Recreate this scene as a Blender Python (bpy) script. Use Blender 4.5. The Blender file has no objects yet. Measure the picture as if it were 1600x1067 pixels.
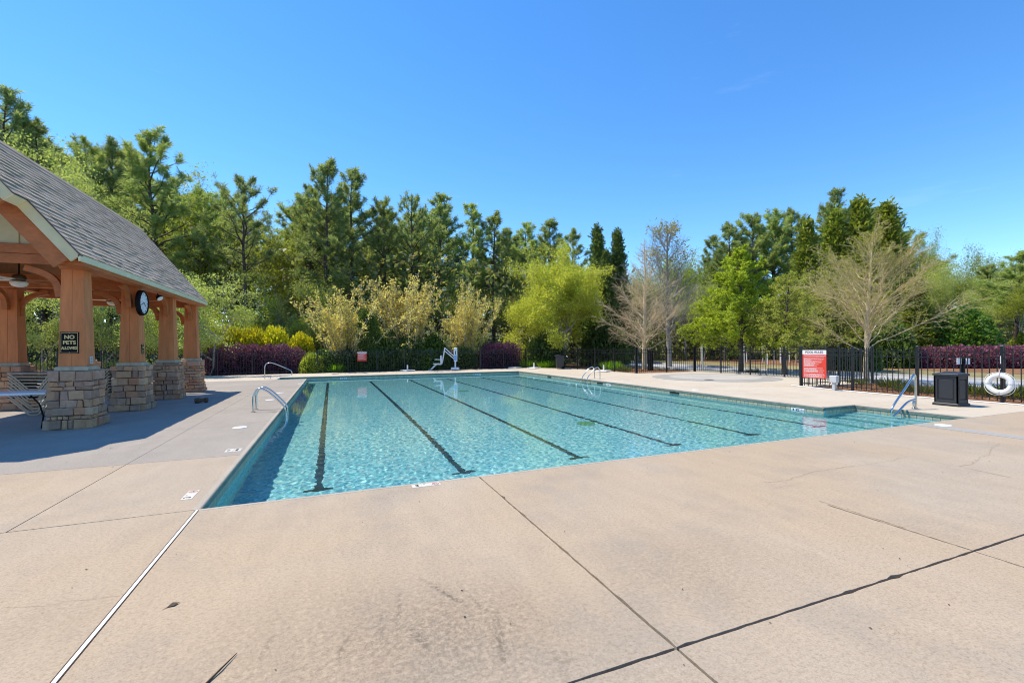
import bpy, math, random
import numpy as np
from mathutils import Matrix, Vector

sc = bpy.context.scene
COL = sc.collection
R = math.radians
# ------------------------------------------------------------------ camera
FPX, YH, YAW, ROLL = 698.25, 542.96, 0.384034, 0.00618     # pixels of a 1600 px wide frame
CU, CV, CH = 1.2496, -5.3268, 1.6
cd = bpy.data.cameras.new('camera'); cam = bpy.data.objects.new('camera', cd); COL.objects.link(cam); sc.camera = cam
cd.sensor_width = 36; cd.lens = FPX / 1600 * 36; cd.shift_y = (YH - 533.5) / 1600; cd.clip_end = 3000; cd.clip_start = .05
cam.matrix_world = Matrix.Translation((CU, CV, CH)) @ Matrix.Rotation(-YAW, 4, 'Z') @ Matrix.Rotation(math.pi / 2, 4, 'X') @ Matrix.Rotation(-ROLL, 4, 'Z')
# ------------------------------------------------------------------ sky, sun, exposure
SUN_EL, SUN_AZ = R(62), (-.743, .669)
w = bpy.data.worlds.new('World'); sc.world = w; w.use_nodes = True
nt = w.node_tree
sky = nt.nodes.new('ShaderNodeTexSky'); sky.sky_type = 'NISHITA'; sky.sun_disc = False
sky.sun_elevation = SUN_EL; sky.sun_rotation = math.atan2(SUN_AZ[0], SUN_AZ[1])
sky.air_density = 1.0; sky.dust_density = 0; sky.ozone_density = 2.0
hs = nt.nodes.new('ShaderNodeHueSaturation'); hs.inputs['Saturation'].default_value = 1.26; hs.inputs['Value'].default_value = 1.0
tint = nt.nodes.new('ShaderNodeMix'); tint.data_type = 'RGBA'; tint.blend_type = 'MULTIPLY'; tint.inputs[0].default_value = 1
tint.inputs[7].default_value = (.80, .925, 1.03, 1)
bg = nt.nodes['Background']; bg.inputs[1].default_value = .15
nt.links.new(sky.outputs[0], hs.inputs['Color']); nt.links.new(hs.outputs[0], tint.inputs[6]); 
tcw = nt.nodes.new('ShaderNodeTexCoord'); mpw = nt.nodes.new('ShaderNodeMapping'); mpw.inputs['Scale'].default_value = (2.2, 2.2, 16); mpw.inputs['Rotation'].default_value = (.10, -.12, .4)
nzw = nt.nodes.new('ShaderNodeTexNoise'); nzw.inputs['Scale'].default_value = 1.6; nzw.inputs['Detail'].default_value = 7; nzw.inputs['Roughness'].default_value = .62
rpw = nt.nodes.new('ShaderNodeValToRGB'); rpw.color_ramp.elements[0].position = .64; rpw.color_ramp.elements[0].color = (0, 0, 0, 1); rpw.color_ramp.elements[1].position = .80; rpw.color_ramp.elements[1].color = (.07, .07, .07, 1)
cir = nt.nodes.new('ShaderNodeMix'); cir.data_type = 'RGBA'; cir.inputs[7].default_value = (5.2, 6.0, 7.0, 1)
nt.links.new(tcw.outputs['Generated'], mpw.inputs[0]); nt.links.new(mpw.outputs[0], nzw.inputs['Vector']); nt.links.new(nzw.outputs['Fac'], rpw.inputs[0]); nt.links.new(rpw.outputs[0], cir.inputs[0])
nt.links.new(tint.outputs[2], cir.inputs[6]); nt.links.new(cir.outputs[2], bg.inputs[0])
ld = bpy.data.lights.new('sun', 'SUN'); ld.energy = 3.5; ld.angle = R(.5); ld.color = (1, .90, .74); ld.cycles.is_caustics_light = True
sun = bpy.data.objects.new('sun', ld); COL.objects.link(sun)
sun.rotation_euler = Vector((-SUN_AZ[0] * math.cos(SUN_EL), -SUN_AZ[1] * math.cos(SUN_EL), -math.sin(SUN_EL))).to_track_quat('-Z', 'Y').to_euler()
sc.view_settings.view_transform = 'Standard'; sc.view_settings.look = 'None'; sc.view_settings.exposure = .72; sc.view_settings.gamma = 1
sc.cycles.filter_width = 1.05; sc.cycles.max_bounces = 12; sc.cycles.diffuse_bounces = 6; sc.cycles.transparent_max_bounces = 16; sc.cycles.caustics_reflective = False
sc.cycles.sample_clamp_indirect = 6

# ------------------------------------------------------------------ helpers
def ray(px, py):
    x = px - 800.; y = py - YH; c, s = math.cos(-ROLL), math.sin(-ROLL)
    xr = c * x + s * y; yr = -s * x + c * y
    X = xr / FPX
    return (X * math.cos(YAW) + math.sin(YAW), -X * math.sin(YAW) + math.cos(YAW), -yr / FPX)
def G(px, py, z=0.):
    d = ray(px, py); t = (z - CH) / d[2]; return (CU + d[0] * t, CV + d[1] * t)
def P(px, Z):
    d = ray(px, YH - ROLL * (px - 800)); return (CU + d[0] * Z, CV + d[1] * Z)
def ZB(px, off):
    """depth at which this picture column lies `off` metres behind the back fence"""
    a = P(px, 0)[1]; b = P(px, 1)[1]; return (26.86 + off - a) / (b - a)
def TOP(px, py, Z):
    return CH + ray(px, py)[2] * Z
def rg(seed): return np.random.default_rng(seed)

def np_mesh(name, V, F, mat=None, smooth=False):
    V = np.asarray(V, np.float32).reshape(-1, 3); F = np.asarray(F, np.int32)
    me = bpy.data.meshes.new(name); n, k = F.shape
    me.vertices.add(len(V)); me.vertices.foreach_set('co', V.ravel())
    me.loops.add(n * k); me.loops.foreach_set('vertex_index', F.ravel())
    me.polygons.add(n); me.polygons.foreach_set('loop_start', np.arange(0, n * k, k, dtype=np.int32))
    me.polygons.foreach_set('loop_total', np.full(n, k, np.int32))
    if smooth: me.polygons.foreach_set('use_smooth', np.ones(n, bool))
    me.update(calc_edges=True)
    if mat: me.materials.append(mat)
    return me
def link(name, me, parent=None, loc=(0, 0, 0), rot=(0, 0, 0), scale=(1, 1, 1)):
    o = bpy.data.objects.new(name, me); COL.objects.link(o)
    o.location = loc; o.rotation_euler = rot; o.scale = scale
    if parent: o.parent = parent
    return o
def tag(o, label, cat, group=None):
    o['label'] = label; o['category'] = cat
    if group: o['group'] = group
    return o
def thing(name, label, cat, loc=(0, 0, 0), rz=0., group=None):
    o = bpy.data.objects.new(name, None); COL.objects.link(o); o.empty_display_size = .1
    o.location = loc; o.rotation_euler = (0, 0, rz)
    return tag(o, label, cat, group)
def kind(o, k): o['kind'] = k; return o
def copy_tree(o, parent=None):
    c = o.copy(); COL.objects.link(c)
    if parent: c.parent = parent
    for ch in list(o.children): copy_tree(ch, c)
    return c

class MB:
    """collects boxes, prisms, tubes; builds ONE mesh"""
    def __init__(s): s.v = []; s.f = []
    def raw(s, v, f):
        b = len(s.v); s.v += [tuple(p) for p in v]; s.f += [tuple(i + b for i in q) for q in f]; return s
    def box(s, x0, x1, y0, y1, z0, z1, M=None):
        v = [(x, y, z) for z in (z0, z1) for x, y in ((x0, y0), (x1, y0), (x1, y1), (x0, y1))]
        if M is not None: v = [tuple(M @ Vector(p)) for p in v]
        return s.raw(v, [(3, 2, 1, 0), (4, 5, 6, 7), (0, 1, 5, 4), (1, 2, 6, 5), (2, 3, 7, 6), (3, 0, 4, 7)])
    def bbox(s, x0, x1, y0, y1, z0, z1, b=.006, M=None):
        """box with a chamfered top and vertical edges"""
        def ring(i, z): return [(x0 + i + b, y0 + i, z), (x1 - i - b, y0 + i, z), (x1 - i, y0 + i + b, z), (x1 - i, y1 - i - b, z), (x1 - i - b, y1 - i, z), (x0 + i + b, y1 - i, z), (x0 + i, y1 - i - b, z), (x0 + i, y0 + i + b, z)]
        v = ring(0, z0) + ring(0, z1 - b) + ring(b, z1)
        if M is not None: v = [tuple(M @ Vector(p)) for p in v]
        f = [tuple(range(7, -1, -1)), tuple(range(16, 24))]
        for r in (0, 8):
            for i in range(8): f.append((r + i, r + (i + 1) % 8, r + 8 + (i + 1) % 8, r + 8 + i))
        return s.raw(v, f)
    def frustum(s, cx, cy, z0, z1, hx0, hy0, hx1, hy1):
        v = [(cx - hx0, cy - hy0, z0), (cx + hx0, cy - hy0, z0), (cx + hx0, cy + hy0, z0), (cx - hx0, cy + hy0, z0),
             (cx - hx1, cy - hy1, z1), (cx + hx1, cy - hy1, z1), (cx + hx1, cy + hy1, z1), (cx - hx1, cy + hy1, z1)]
        return s.raw(v, [(3, 2, 1, 0), (4, 5, 6, 7), (0, 1, 5, 4), (1, 2, 6, 5), (2, 3, 7, 6), (3, 0, 4, 7)])
    def prism(s, poly, a0, a1, axis='y'):
        """2-D polygon extruded along an axis; poly in (x,z) for y, (y,z) for x, (x,y) for z"""
        n = len(poly)
        m = {'y': lambda p, a: (p[0], a, p[1]), 'x': lambda p, a: (a, p[0], p[1]), 'z': lambda p, a: (p[0], p[1], a)}[axis]
        v = [m(p, a0) for p in poly] + [m(p, a1) for p in poly]
        f = [tuple(range(n)), tuple(range(2 * n - 1, n - 1, -1))]
        for i in range(n): f.append((i, i + n, (i + 1) % n + n, (i + 1) % n))
        return s.raw(v, f)
    def tube(s, pts, rad, n=8, cap=True):
        pts = [Vector(p) for p in pts]; k = len(pts)
        if not hasattr(rad, '__len__'): rad = [rad] * k
        b = len(s.v); up = None
        for i, p in enumerate(pts):
            d = (pts[min(i + 1, k - 1)] - pts[max(i - 1, 0)]).normalized()
            if up is None:
                up = Vector((0, 0, 1)) if abs(d.z) < .9 else Vector((1, 0, 0))
            x = d.cross(up).normalized(); y = x.cross(d).normalized(); up = y
            for j in range(n):
                a = 2 * math.pi * j / n; q = p + (x * math.cos(a) + y * math.sin(a)) * rad[i]; s.v.append(tuple(q))
        for i in range(k - 1):
            for j in range(n):
                s.f.append((b + i * n + j, b + i * n + (j + 1) % n, b + (i + 1) * n + (j + 1) % n, b + (i + 1) * n + j))
        if cap:
            s.f.append(tuple(b + j for j in range(n - 1, -1, -1))); s.f.append(tuple(b + (k - 1) * n + j for j in range(n)))
        return s
    def disc(s, c, r, h, n=24):
        x, y, z = c
        v = [(x + r * math.cos(2 * math.pi * i / n), y + r * math.sin(2 * math.pi * i / n), z) for i in range(n)]
        v += [(p[0], p[1], z + h) for p in v]
        f = [tuple(range(n - 1, -1, -1)), tuple(range(n, 2 * n))] + [(i, (i + 1) % n, (i + 1) % n + n, i + n) for i in range(n)]
        return s.raw(v, f)
    def lathe(s, prof, c=(0, 0, 0), n=20, axis='z'):
        b = len(s.v); k = len(prof)
        for r, h in prof:
            for j in range(n):
                a = 2 * math.pi * j / n
                p = {'z': (r * math.cos(a), r * math.sin(a), h), 'x': (h, r * math.cos(a), r * math.sin(a))}[axis]
                s.v.append((p[0] + c[0], p[1] + c[1], p[2] + c[2]))
        for i in range(k - 1):
            for j in range(n): s.f.append((b + i * n + j, b + i * n + (j + 1) % n, b + (i + 1) * n + (j + 1) % n, b + (i + 1) * n + j))
        s.f.append(tuple(b + j for j in range(n - 1, -1, -1))); s.f.append(tuple(b + (k - 1) * n + j for j in range(n)))
        return s
    def mesh(s, name, mat, smooth=False):
        me = bpy.data.meshes.new(name); me.from_pydata(s.v, [], s.f); me.update()
        if mat: me.materials.append(mat)
        if smooth:
            me.polygons.foreach_set('use_smooth', [len(p.vertices) <= 4 for p in me.polygons])
        return me
    def build(s, name, mat, parent=None, loc=(0, 0, 0), rot=(0, 0, 0), smooth=False):
        return link(name, s.mesh(name, mat, smooth), parent, loc, rot)

def smooth_path(pts, it=2):
    for _ in range(it):
        q = [pts[0]]
        for a, b in zip(pts[:-1], pts[1:]):
            a = Vector(a); b = Vector(b); q += [a * .75 + b * .25, a * .25 + b * .75]
        q.append(pts[-1]); pts = q
    return pts

# ------------------------------------------------------------------ materials
def nodes(name):
    m = bpy.data.materials.new(name); m.use_nodes = True; t = m.node_tree
    return m, t, t.nodes['Principled BSDF']
def nn(t, typ, **k):
    n = t.nodes.new(typ)
    for a, v in k.items():
        if a in n.inputs.keys(): n.inputs[a].default_value = v
        else: setattr(n, a, v)
    return n
def pos(t, scale=None):
    g = nn(t, 'ShaderNodeNewGeometry')
    if scale is None: return g.outputs['Position']
    mp = nn(t, 'ShaderNodeMapping'); mp.inputs['Scale'].default_value = scale
    t.links.new(g.outputs['Position'], mp.inputs[0]); return mp.outputs[0]
def noise(t, vec, scale, detail=4, rough=.6):
    n = nn(t, 'ShaderNodeTexNoise'); n.inputs['Scale'].default_value = scale; n.inputs['Detail'].default_value = detail; n.inputs['Roughness'].default_value = rough
    t.links.new(vec, n.inputs['Vector']); return n.outputs['Fac']
def ramp(t, fac, stops):
    r = nn(t, 'ShaderNodeValToRGB'); e = r.color_ramp.elements
    while len(e) < len(stops): e.new(.5)
    for i, (p_, c) in enumerate(stops):
        e[i].position = p_; e[i].color = (*c, 1) if len(c) == 3 else c
    t.links.new(fac, r.inputs[0]); return r.outputs[0]
def mixc(t, fac, a, b, mode='MIX'):
    m = nn(t, 'ShaderNodeMix'); m.data_type = 'RGBA'; m.blend_type = mode
    for s, v in ((0, fac), (6, a), (7, b)):
        if isinstance(v, (int, float)): m.inputs[s].default_value = v
        elif isinstance(v, tuple): m.inputs[s].default_value = (*v, 1)
        else: t.links.new(v, m.inputs[s])
    return m.outputs[2]
def bump(t, h, b, strength=.3, dist=.01):
    n = nn(t, 'ShaderNodeBump'); n.inputs['Strength'].default_value = strength; n.inputs['Distance'].default_value = dist
    t.links.new(h, n.inputs['Height']); t.links.new(n.outputs[0], b.inputs['Normal'])
def plain(name, c, rough=.6, metal=0., var=.12, scale=6., bmp=0., spec=.5, stretch=None):
    m, t, b = nodes(name)
    v = noise(t, pos(t, stretch), scale, 6 if stretch else 5, .7 if stretch else .6)
    lo = tuple(x * (1 - var) for x in c); hi = tuple(min(1, x * (1 + var)) for x in c)
    t.links.new(ramp(t, v, [(.3, lo), (.7, hi)]), b.inputs['Base Color'])
    b.inputs['Roughness'].default_value = rough; b.inputs['Metallic'].default_value = metal; b.inputs['Specular IOR Level'].default_value = spec
    if bmp: bump(t, noise(t, pos(t), scale * 12, 3), b, bmp, .004)
    return m
def concrete(name, a, b_, stain, tan=None, smears=()):
    m, t, b = nodes(name); p_ = pos(t)
    c = ramp(t, noise(t, p_, .55, 5, .65), [(.3, a), (.7, b_)])
    if tan: c = mixc(t, ramp(t, noise(t, p_, .23, 3), [(.42, (0, 0, 0)), (.62, (1, 1, 1))]), c, tan)
    # worn grey patches
    c = mixc(t, ramp(t, noise(t, p_, .8, 6, .7), [(.5, (0, 0, 0)), (.78, (.75, .75, .75))]), c, stain)
    # streaky brushed tone
    c = mixc(t, .35, c, ramp(t, noise(t, pos(t, (3, .7, 1)), 1.5, 6, .7), [(.3, (.72, .72, .72)), (.7, (1, 1, 1))]), 'MULTIPLY')
    # sand and aggregate speckle
    sp = noise(t, p_, 105, 4, .95)
    c = mixc(t, .8, c, ramp(t, sp, [(.30, (.40, .36, .33)), (.46, (.92, .91, .9)), (.58, (1.04, 1.03, 1.02)), (.72, (1.25, 1.22, 1.18))]), 'MULTIPLY')
    c = mixc(t, .55, c, ramp(t, noise(t, p_, 42, 3, .85), [(.36, (.62, .59, .56)), (.48, (.97, .97, .96)), (.56, (1.02, 1.02, 1.02)), (.68, (1.16, 1.15, 1.13))]), 'MULTIPLY')
    grit = mixc(t, 1., ramp(t, noise(t, p_, 48, 2, .7), [(.60, (0, 0, 0)), (.70, (1, 1, 1))]), ramp(t, noise(t, p_, .9, 5, .7), [(.45, (0, 0, 0)), (.70, (.8, .8, .8))]), 'MULTIPLY')
    c = mixc(t, grit, c, (.16, .14, .125))
    vo = nn(t, 'ShaderNodeTexVoronoi'); vo.inputs['Scale'].default_value = 5; t.links.new(p_, vo.inputs['Vector'])
    c = mixc(t, ramp(t, vo.outputs['Distance'], [(.0, (.6, .6, .6)), (.045, (0, 0, 0))]), c, (.10, .075, .05))
    for (a0, b0, wd, st) in smears:      # scuffs and dark wear marks, each where it lies
        mp = nn(t, 'ShaderNodeMapping'); mp.vector_type = 'TEXTURE'; ln = math.dist(a0, b0)
        mp.inputs['Location'].default_value = ((a0[0] + b0[0]) / 2, (a0[1] + b0[1]) / 2, 0); mp.inputs['Rotation'].default_value = (0, 0, math.atan2(b0[1] - a0[1], b0[0] - a0[0])); mp.inputs['Scale'].default_value = (ln * .62, wd, 1)
        t.links.new(p_, mp.inputs[0]); gr = nn(t, 'ShaderNodeTexGradient'); gr.gradient_type = 'SPHERICAL'; t.links.new(mp.outputs[0], gr.inputs[0])
        k_ = mixc(t, 1., ramp(t, gr.outputs['Fac'], [(.0, (0, 0, 0)), (.7, (st, st, st))]), ramp(t, noise(t, p_, 30, 4, .8), [(.38, (0, 0, 0)), (.62, (1, 1, 1))]), 'MULTIPLY')
        c = mixc(t, k_, c, (.145, .115, .082))
    t.links.new(c, b.inputs['Base Color']); b.inputs['Roughness'].default_value = .85; b.inputs['Specular IOR Level'].default_value = .25
    bump(t, sp, b, .12, .003); return m
def foliage(name, cols, trans=.35, rough=.5):
    m, t, b = nodes(name)
    g = nn(t, 'ShaderNodeNewGeometry'); oi = nn(t, 'ShaderNodeObjectInfo')
    c = ramp(t, g.outputs['Random Per Island'], [(i / max(1, len(cols) - 1), x) for i, x in enumerate(cols)])
    hv = nn(t, 'ShaderNodeHueSaturation'); t.links.new(c, hv.inputs['Color'])
    mr = nn(t, 'ShaderNodeMapRange'); mr.inputs['To Min'].default_value = .87; mr.inputs['To Max'].default_value = 1.13
    t.links.new(oi.outputs['Random'], mr.inputs[0]); t.links.new(mr.outputs[0], hv.inputs['Value'])
    mh = nn(t, 'ShaderNodeMapRange'); mh.inputs['To Min'].default_value = .494; mh.inputs['To Max'].default_value = .506
    t.links.new(oi.outputs['Random'], mh.inputs[0]); t.links.new(mh.outputs[0], hv.inputs['Hue'])
    c = hv.outputs[0]
    t.links.new(c, b.inputs['Base Color']); b.inputs['Roughness'].default_value = rough; b.inputs['Specular IOR Level'].default_value = .25
    tr = nn(t, 'ShaderNodeBsdfTranslucent'); t.links.new(mixc(t, 1., c, (1.5, 1.6, .8), 'MULTIPLY'), tr.inputs[0])
    mx = nn(t, 'ShaderNodeMixShader'); mx.inputs[0].default_value = trans
    t.links.new(b.outputs[0], mx.inputs[1]); t.links.new(tr.outputs[0], mx.inputs[2]); t.links.new(mx.outputs[0], t.nodes['Material Output'].inputs[0])
    return m
def varied(name, cols, rough=.8, scale=14., bmp=.5, spec=.3):
    """each object (or loose piece) of its own tone"""
    m, t, b = nodes(name); oi = nn(t, 'ShaderNodeObjectInfo'); g = nn(t, 'ShaderNodeNewGeometry')
    ad = nn(t, 'ShaderNodeMath'); ad.operation = 'ADD'; t.links.new(oi.outputs['Random'], ad.inputs[0]); t.links.new(g.outputs['Random Per Island'], ad.inputs[1])
    fr = nn(t, 'ShaderNodeMath'); fr.operation = 'FRACT'; t.links.new(ad.outputs[0], fr.inputs[0])
    c = ramp(t, fr.outputs[0], [(i / max(1, len(cols) - 1), x) for i, x in enumerate(cols)])
    nz = noise(t, pos(t), scale, 6, .7)
    c = mixc(t, .7, c, ramp(t, nz, [(.25, (.55, .53, .5)), (.75, (1.25, 1.22, 1.18))]), 'MULTIPLY')
    t.links.new(c, b.inputs['Base Color']); b.inputs['Roughness'].default_value = rough; b.inputs['Specular IOR Level'].default_value = spec
    if bmp: bump(t, nz, b, bmp, .012)
    return m

M = {}
M['tan'] = concrete('deck_tan', (.415, .338, .25), (.485, .402, .302), (.325, .283, .232), (.47, .365, .25), [(G(*p), G(*q), w_, st) for p, q, w_, st in (((150, 1080), (1150, 1060), 1.1, .42), ((380, 960), (900, 930), .8, .25), ((660, 905), (735, 950), .03, .95), ((625, 920), (622, 985), .02, .7), ((597, 955), (595, 1005), .018, .6), ((775, 955), (790, 1050), .035, .95), ((640, 978), (672, 1018), .035, .75), ((538, 1000), (528, 1035), .02, .6), ((560, 975), (520, 1030), .02, .35), ((430, 985), (400, 1040), .02, .5), ((725, 925), (770, 960), .02, .5), ((560, 1010), (840, 950), .55, .3), ((950, 900), (1230, 860), .8, .22), ((980, 840), (1140, 980), .7, .16), ((-40, 975), (160, 970), .4, .2), ((860, 1020), (900, 1040), .1, .35))])
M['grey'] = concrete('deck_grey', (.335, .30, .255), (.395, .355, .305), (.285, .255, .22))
M['pale'] = concrete('deck_pale', (.57, .505, .40), (.65, .58, .465), (.47, .415, .335), (.59, .50, .375))
M['filler'] = plain('joint_filler', (.045, .026, .013), .95, var=.5, scale=20)
M['crack'] = plain('crack_fill', (.17, .125, .085), .95, var=.6, scale=30)
M['lip'] = concrete('coping_lip', (.42, .37, .30), (.50, .44, .36), (.33, .30, .25))
M['pad'] = concrete('splash_pad', (.34, .33, .30), (.43, .41, .37), (.27, .26, .24))
M['padmid'] = concrete('splash_pad_middle', (.46, .44, .39), (.54, .5, .44), (.36, .34, .3))
M['white'] = plain('white_plastic', (.8, .8, .78), .4, var=.05)
M['cream'] = plain('cream_tile', (.62, .57, .49), .5, var=.08)
M['whitepaint'] = plain('white_paint', (.78, .79, .8), .35, var=.05)
M['steel'] = plain('stainless_steel', (.62, .62, .6), .16, 1., var=.08, scale=20)
M['black'] = plain('black_paint', (.010, .010, .011), .65, var=.3, spec=.15)
M['fence'] = plain('fence_paint', (.010, .011, .014), .38, var=.3, scale=10)
M['bin'] = plain('bin_plastic', (.028, .029, .033), .5, var=.15, scale=20, bmp=.15)
M['coping'] = plain('coping_face', (.17, .21, .17), .7, var=.25, scale=5)
M['tile'] = varied('pool_tile', [(.42, .38, .24), (.5, .46, .33), (.36, .36, .26), (.46, .44, .36)], .3, 10, 0, .5)
M['grout'] = plain('pool_grout', (.2, .2, .16), .9)
M['lane'] = plain('lane_tile', (.010, .045, .075), .5, var=.5, scale=3)
M['slot'] = plain('skimmer_dark', (.005, .008, .008), .8)
M['red'] = plain('sign_red', (.72, .055, .03), .5, var=.05)
M['redink'] = plain('sign_ink', (.18, .06, .05), .5)
M['ink'] = plain('black_ink', (.012, .012, .013), .5)
M['gold'] = plain('gold_paint', (.80, .58, .22), .4, var=.1)
M['greybox'] = plain('grey_metal', (.55, .56, .55), .5, var=.08)
M['stucco'] = plain('orange_paint', (.66, .225, .072), .75, var=.22, scale=7, bmp=.35, stretch=(1, 1, .14))
M['beam'] = plain('beam_paint', (.48, .152, .043), .65, var=.24, scale=9, bmp=.2, stretch=(.5, .16, 1))
M['ceil'] = plain('ceiling_wood', (.36, .145, .05), .75, var=.2, scale=3)
M['sage'] = plain('sage_paint', (.68, .60, .34), .65, var=.1, scale=3)
M['mint'] = plain('mint_trim', (.80, .71, .44), .5, var=.08, scale=3)
M['cap'] = plain('cap_stone', (.50, .42, .28), .8, var=.25, scale=8, bmp=.3)
M['flash'] = plain('drip_edge', (.11, .06, .05), .5)
M['stone'] = varied('field_stone', [(0.508, 0.271, 0.149), (0.688, 0.379, 0.194), (0.439, 0.28, 0.191), (0.578, 0.262, 0.14), (0.688, 0.452, 0.264), (0.382, 0.226, 0.153), (0.624, 0.379, 0.248), (0.531, 0.325, 0.223)], .85, 9, .8)
M['mortar'] = plain('mortar', (.17, .145, .115), .95, var=.3, scale=20)
M['shingle'] = varied('roof_shingle', [(.34, .285, .225), (.44, .37, .295), (.38, .325, .26), (.50, .42, .34), (.31, .26, .205)], .9, 60, .4, .2)
M['roofdeck'] = plain('roof_underlay', (.03, .027, .025), .95)
M['tanframe'] = plain('chair_frame', (.66, .50, .33), .5, var=.08)
M['sling'] = plain('chair_sling', (.055, .055, .065), .8, var=.2, scale=30)
M['road'] = plain('asphalt', (.40, .40, .40), .85, var=.15, scale=3, bmp=.3)
M['kerb'] = plain('kerb_concrete', (.5, .48, .44), .85, var=.1)
M['hose'] = plain('hose_white', (.72, .74, .74), .45)
M['bark'] = plain('bark', (.10, .075, .055), .95, var=.45, scale=9, bmp=.8)
M['barkpale'] = plain('bark_pale', (.66, .51, .31), .9, var=.3, scale=9, bmp=.5)
M['barkgrey'] = plain('bark_grey', (.33, .295, .255), .9, var=.3, scale=9, bmp=.5)
M['blue'] = plain('blue_label', (.2, .42, .72), .4)
M['brown'] = plain('brown_log', (.13, .065, .035), .8, var=.4, scale=14, bmp=.5)
M['litter'] = plain('dry_leaf', (.07, .045, .025), .8, var=.5, scale=40)
M['fan'] = plain('fan_white', (.7, .68, .62), .4)
M['glass'] = plain('lamp_glass', (.85, .85, .8), .25)
M['clockface'] = plain('clock_face', (.78, .82, .84), .3)

def soil(name, cols, sc1, stretch):
    m, t, b = nodes(name); p_ = pos(t, stretch)
    c = ramp(t, noise(t, p_, sc1, 8, .75), [(i / (len(cols) - 1) * .5 + .25, x) for i, x in enumerate(cols)])
    c = mixc(t, .6, c, ramp(t, noise(t, pos(t), .35, 4), [(.35, (.6, .6, .6)), (.65, (1.15, 1.12, 1.05))]), 'MULTIPLY')
    t.links.new(c, b.inputs['Base Color']); b.inputs['Roughness'].default_value = .95; b.inputs['Specular IOR Level'].default_value = .1
    bump(t, noise(t, p_, sc1, 6), b, .8, .03); return m
M['straw'] = soil('pine_straw', [(.10, .05, .028), (.21, .105, .055), (.30, .165, .09), (.17, .08, .045)], 9, (1, 1, 1))
M['lawn'] = soil('dry_lawn', [(.16, .16, .06), (.27, .24, .11), (.33, .28, .15), (.19, .2, .07)], 7, (1, 1, 1))
M['forest'] = soil('forest_floor', [(.04, .03, .018), (.09, .06, .035), (.14, .09, .05), (.06, .06, .025)], 1.5, (1, 1, 1))

M['pine'] = foliage('pine_needles', [(0.123, 0.169, 0.0673), (0.209, 0.257, 0.0972), (0.308, 0.351, 0.149), (0.407, 0.432, 0.224), (0.16, 0.209, 0.105)], .5)
M['pineb'] = foliage('pine_needles_light', [(0.197, 0.243, 0.0862), (0.32, 0.371, 0.129), (0.419, 0.459, 0.201), (0.259, 0.304, 0.129)], .5)
M['conifer'] = foliage('conifer_sprays', [(0.0715, 0.117, 0.0364), (0.13, 0.182, 0.052), (0.182, 0.234, 0.0715), (0.078, 0.124, 0.0455)], .42)
M['cedar'] = foliage('cedar_sprays', [(0.149, 0.194, 0.0308), (0.23, 0.275, 0.044), (0.311, 0.338, 0.066), (0.162, 0.2, 0.0385)], .45)
M['spring'] = foliage('spring_leaves', [(0.25, 0.299, 0.04), (0.338, 0.38, 0.06), (0.425, 0.437, 0.09), (0.188, 0.23, 0.035)], .5)
M['lime'] = foliage('lime_leaves', [(0.431, 0.463, 0.0562), (0.575, 0.575, 0.0843), (0.702, 0.658, 0.14), (0.319, 0.364, 0.0469), (0.495, 0.518, 0.0749)], .45)
M['pale'+'leaf'] = foliage('pale_leaves', [(0.3, 0.35, 0.0938), (0.425, 0.463, 0.15), (0.537, 0.55, 0.237), (0.225, 0.275, 0.0688)], .5)
M['bud'] = foliage('tan_buds', [(0.547, 0.441, 0.135), (0.661, 0.554, 0.203), (0.73, 0.634, 0.297), (0.479, 0.361, 0.149)], .5)
M['yellowbud'] = foliage('yellow_buds', [(.34, .29, .06), (.42, .36, .10), (.30, .24, .07)], .4)
M['bright'] = foliage('bright_feather', [(0.27, 0.347, 0.0324), (0.386, 0.448, 0.045), (0.485, 0.515, 0.072), (0.228, 0.28, 0.0324)], .5)
M['olive'] = foliage('olive_feather', [(0.287, 0.308, 0.055), (0.38, 0.38, 0.08), (0.448, 0.429, 0.12), (0.241, 0.242, 0.055)], .48)
M['gold'+'leaf'] = foliage('gold_needles', [(0.626, 0.525, 0.0252), (0.736, 0.644, 0.042), (0.452, 0.423, 0.028), (0.313, 0.322, 0.028)], .35)
M['purple'] = foliage('purple_leaves', [(0.126, 0.044, 0.0972), (0.195, 0.0689, 0.141), (0.276, 0.117, 0.22), (0.0806, 0.0303, 0.0705)], .3)
M['purplehi'] = foliage('purple_leaves_far', [(0.2, 0.0702, 0.112), (0.277, 0.101, 0.16), (0.37, 0.149, 0.224), (0.138, 0.0499, 0.0786)], .3)
M['bush'] = foliage('bush_leaves', [(0.0715, 0.117, 0.026), (0.117, 0.182, 0.039), (0.182, 0.247, 0.0585), (0.0845, 0.13, 0.0364)], .3)
M['magnolia'] = foliage('glossy_leaves', [(0.054, 0.112, 0.0158), (0.099, 0.188, 0.0238), (0.153, 0.255, 0.0396), (0.252, 0.33, 0.0792)], .25, .3)
M['grass'] = foliage('grass_blades', [(0.075, 0.105, 0.024), (0.12, 0.149, 0.032), (0.165, 0.167, 0.056), (0.0675, 0.0806, 0.024)], .4)
M['grassbright'] = foliage('bright_blades', [(.15, .30, .02), (.22, .40, .03), (.12, .24, .02)], .45)
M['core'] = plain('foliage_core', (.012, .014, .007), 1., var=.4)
M['brownleaf'] = foliage('brown_understory', [(0.171, 0.146, 0.075), (0.257, 0.237, 0.112), (0.214, 0.252, 0.0825), (0.328, 0.345, 0.135), (0.122, 0.146, 0.0525)], .45)

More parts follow.
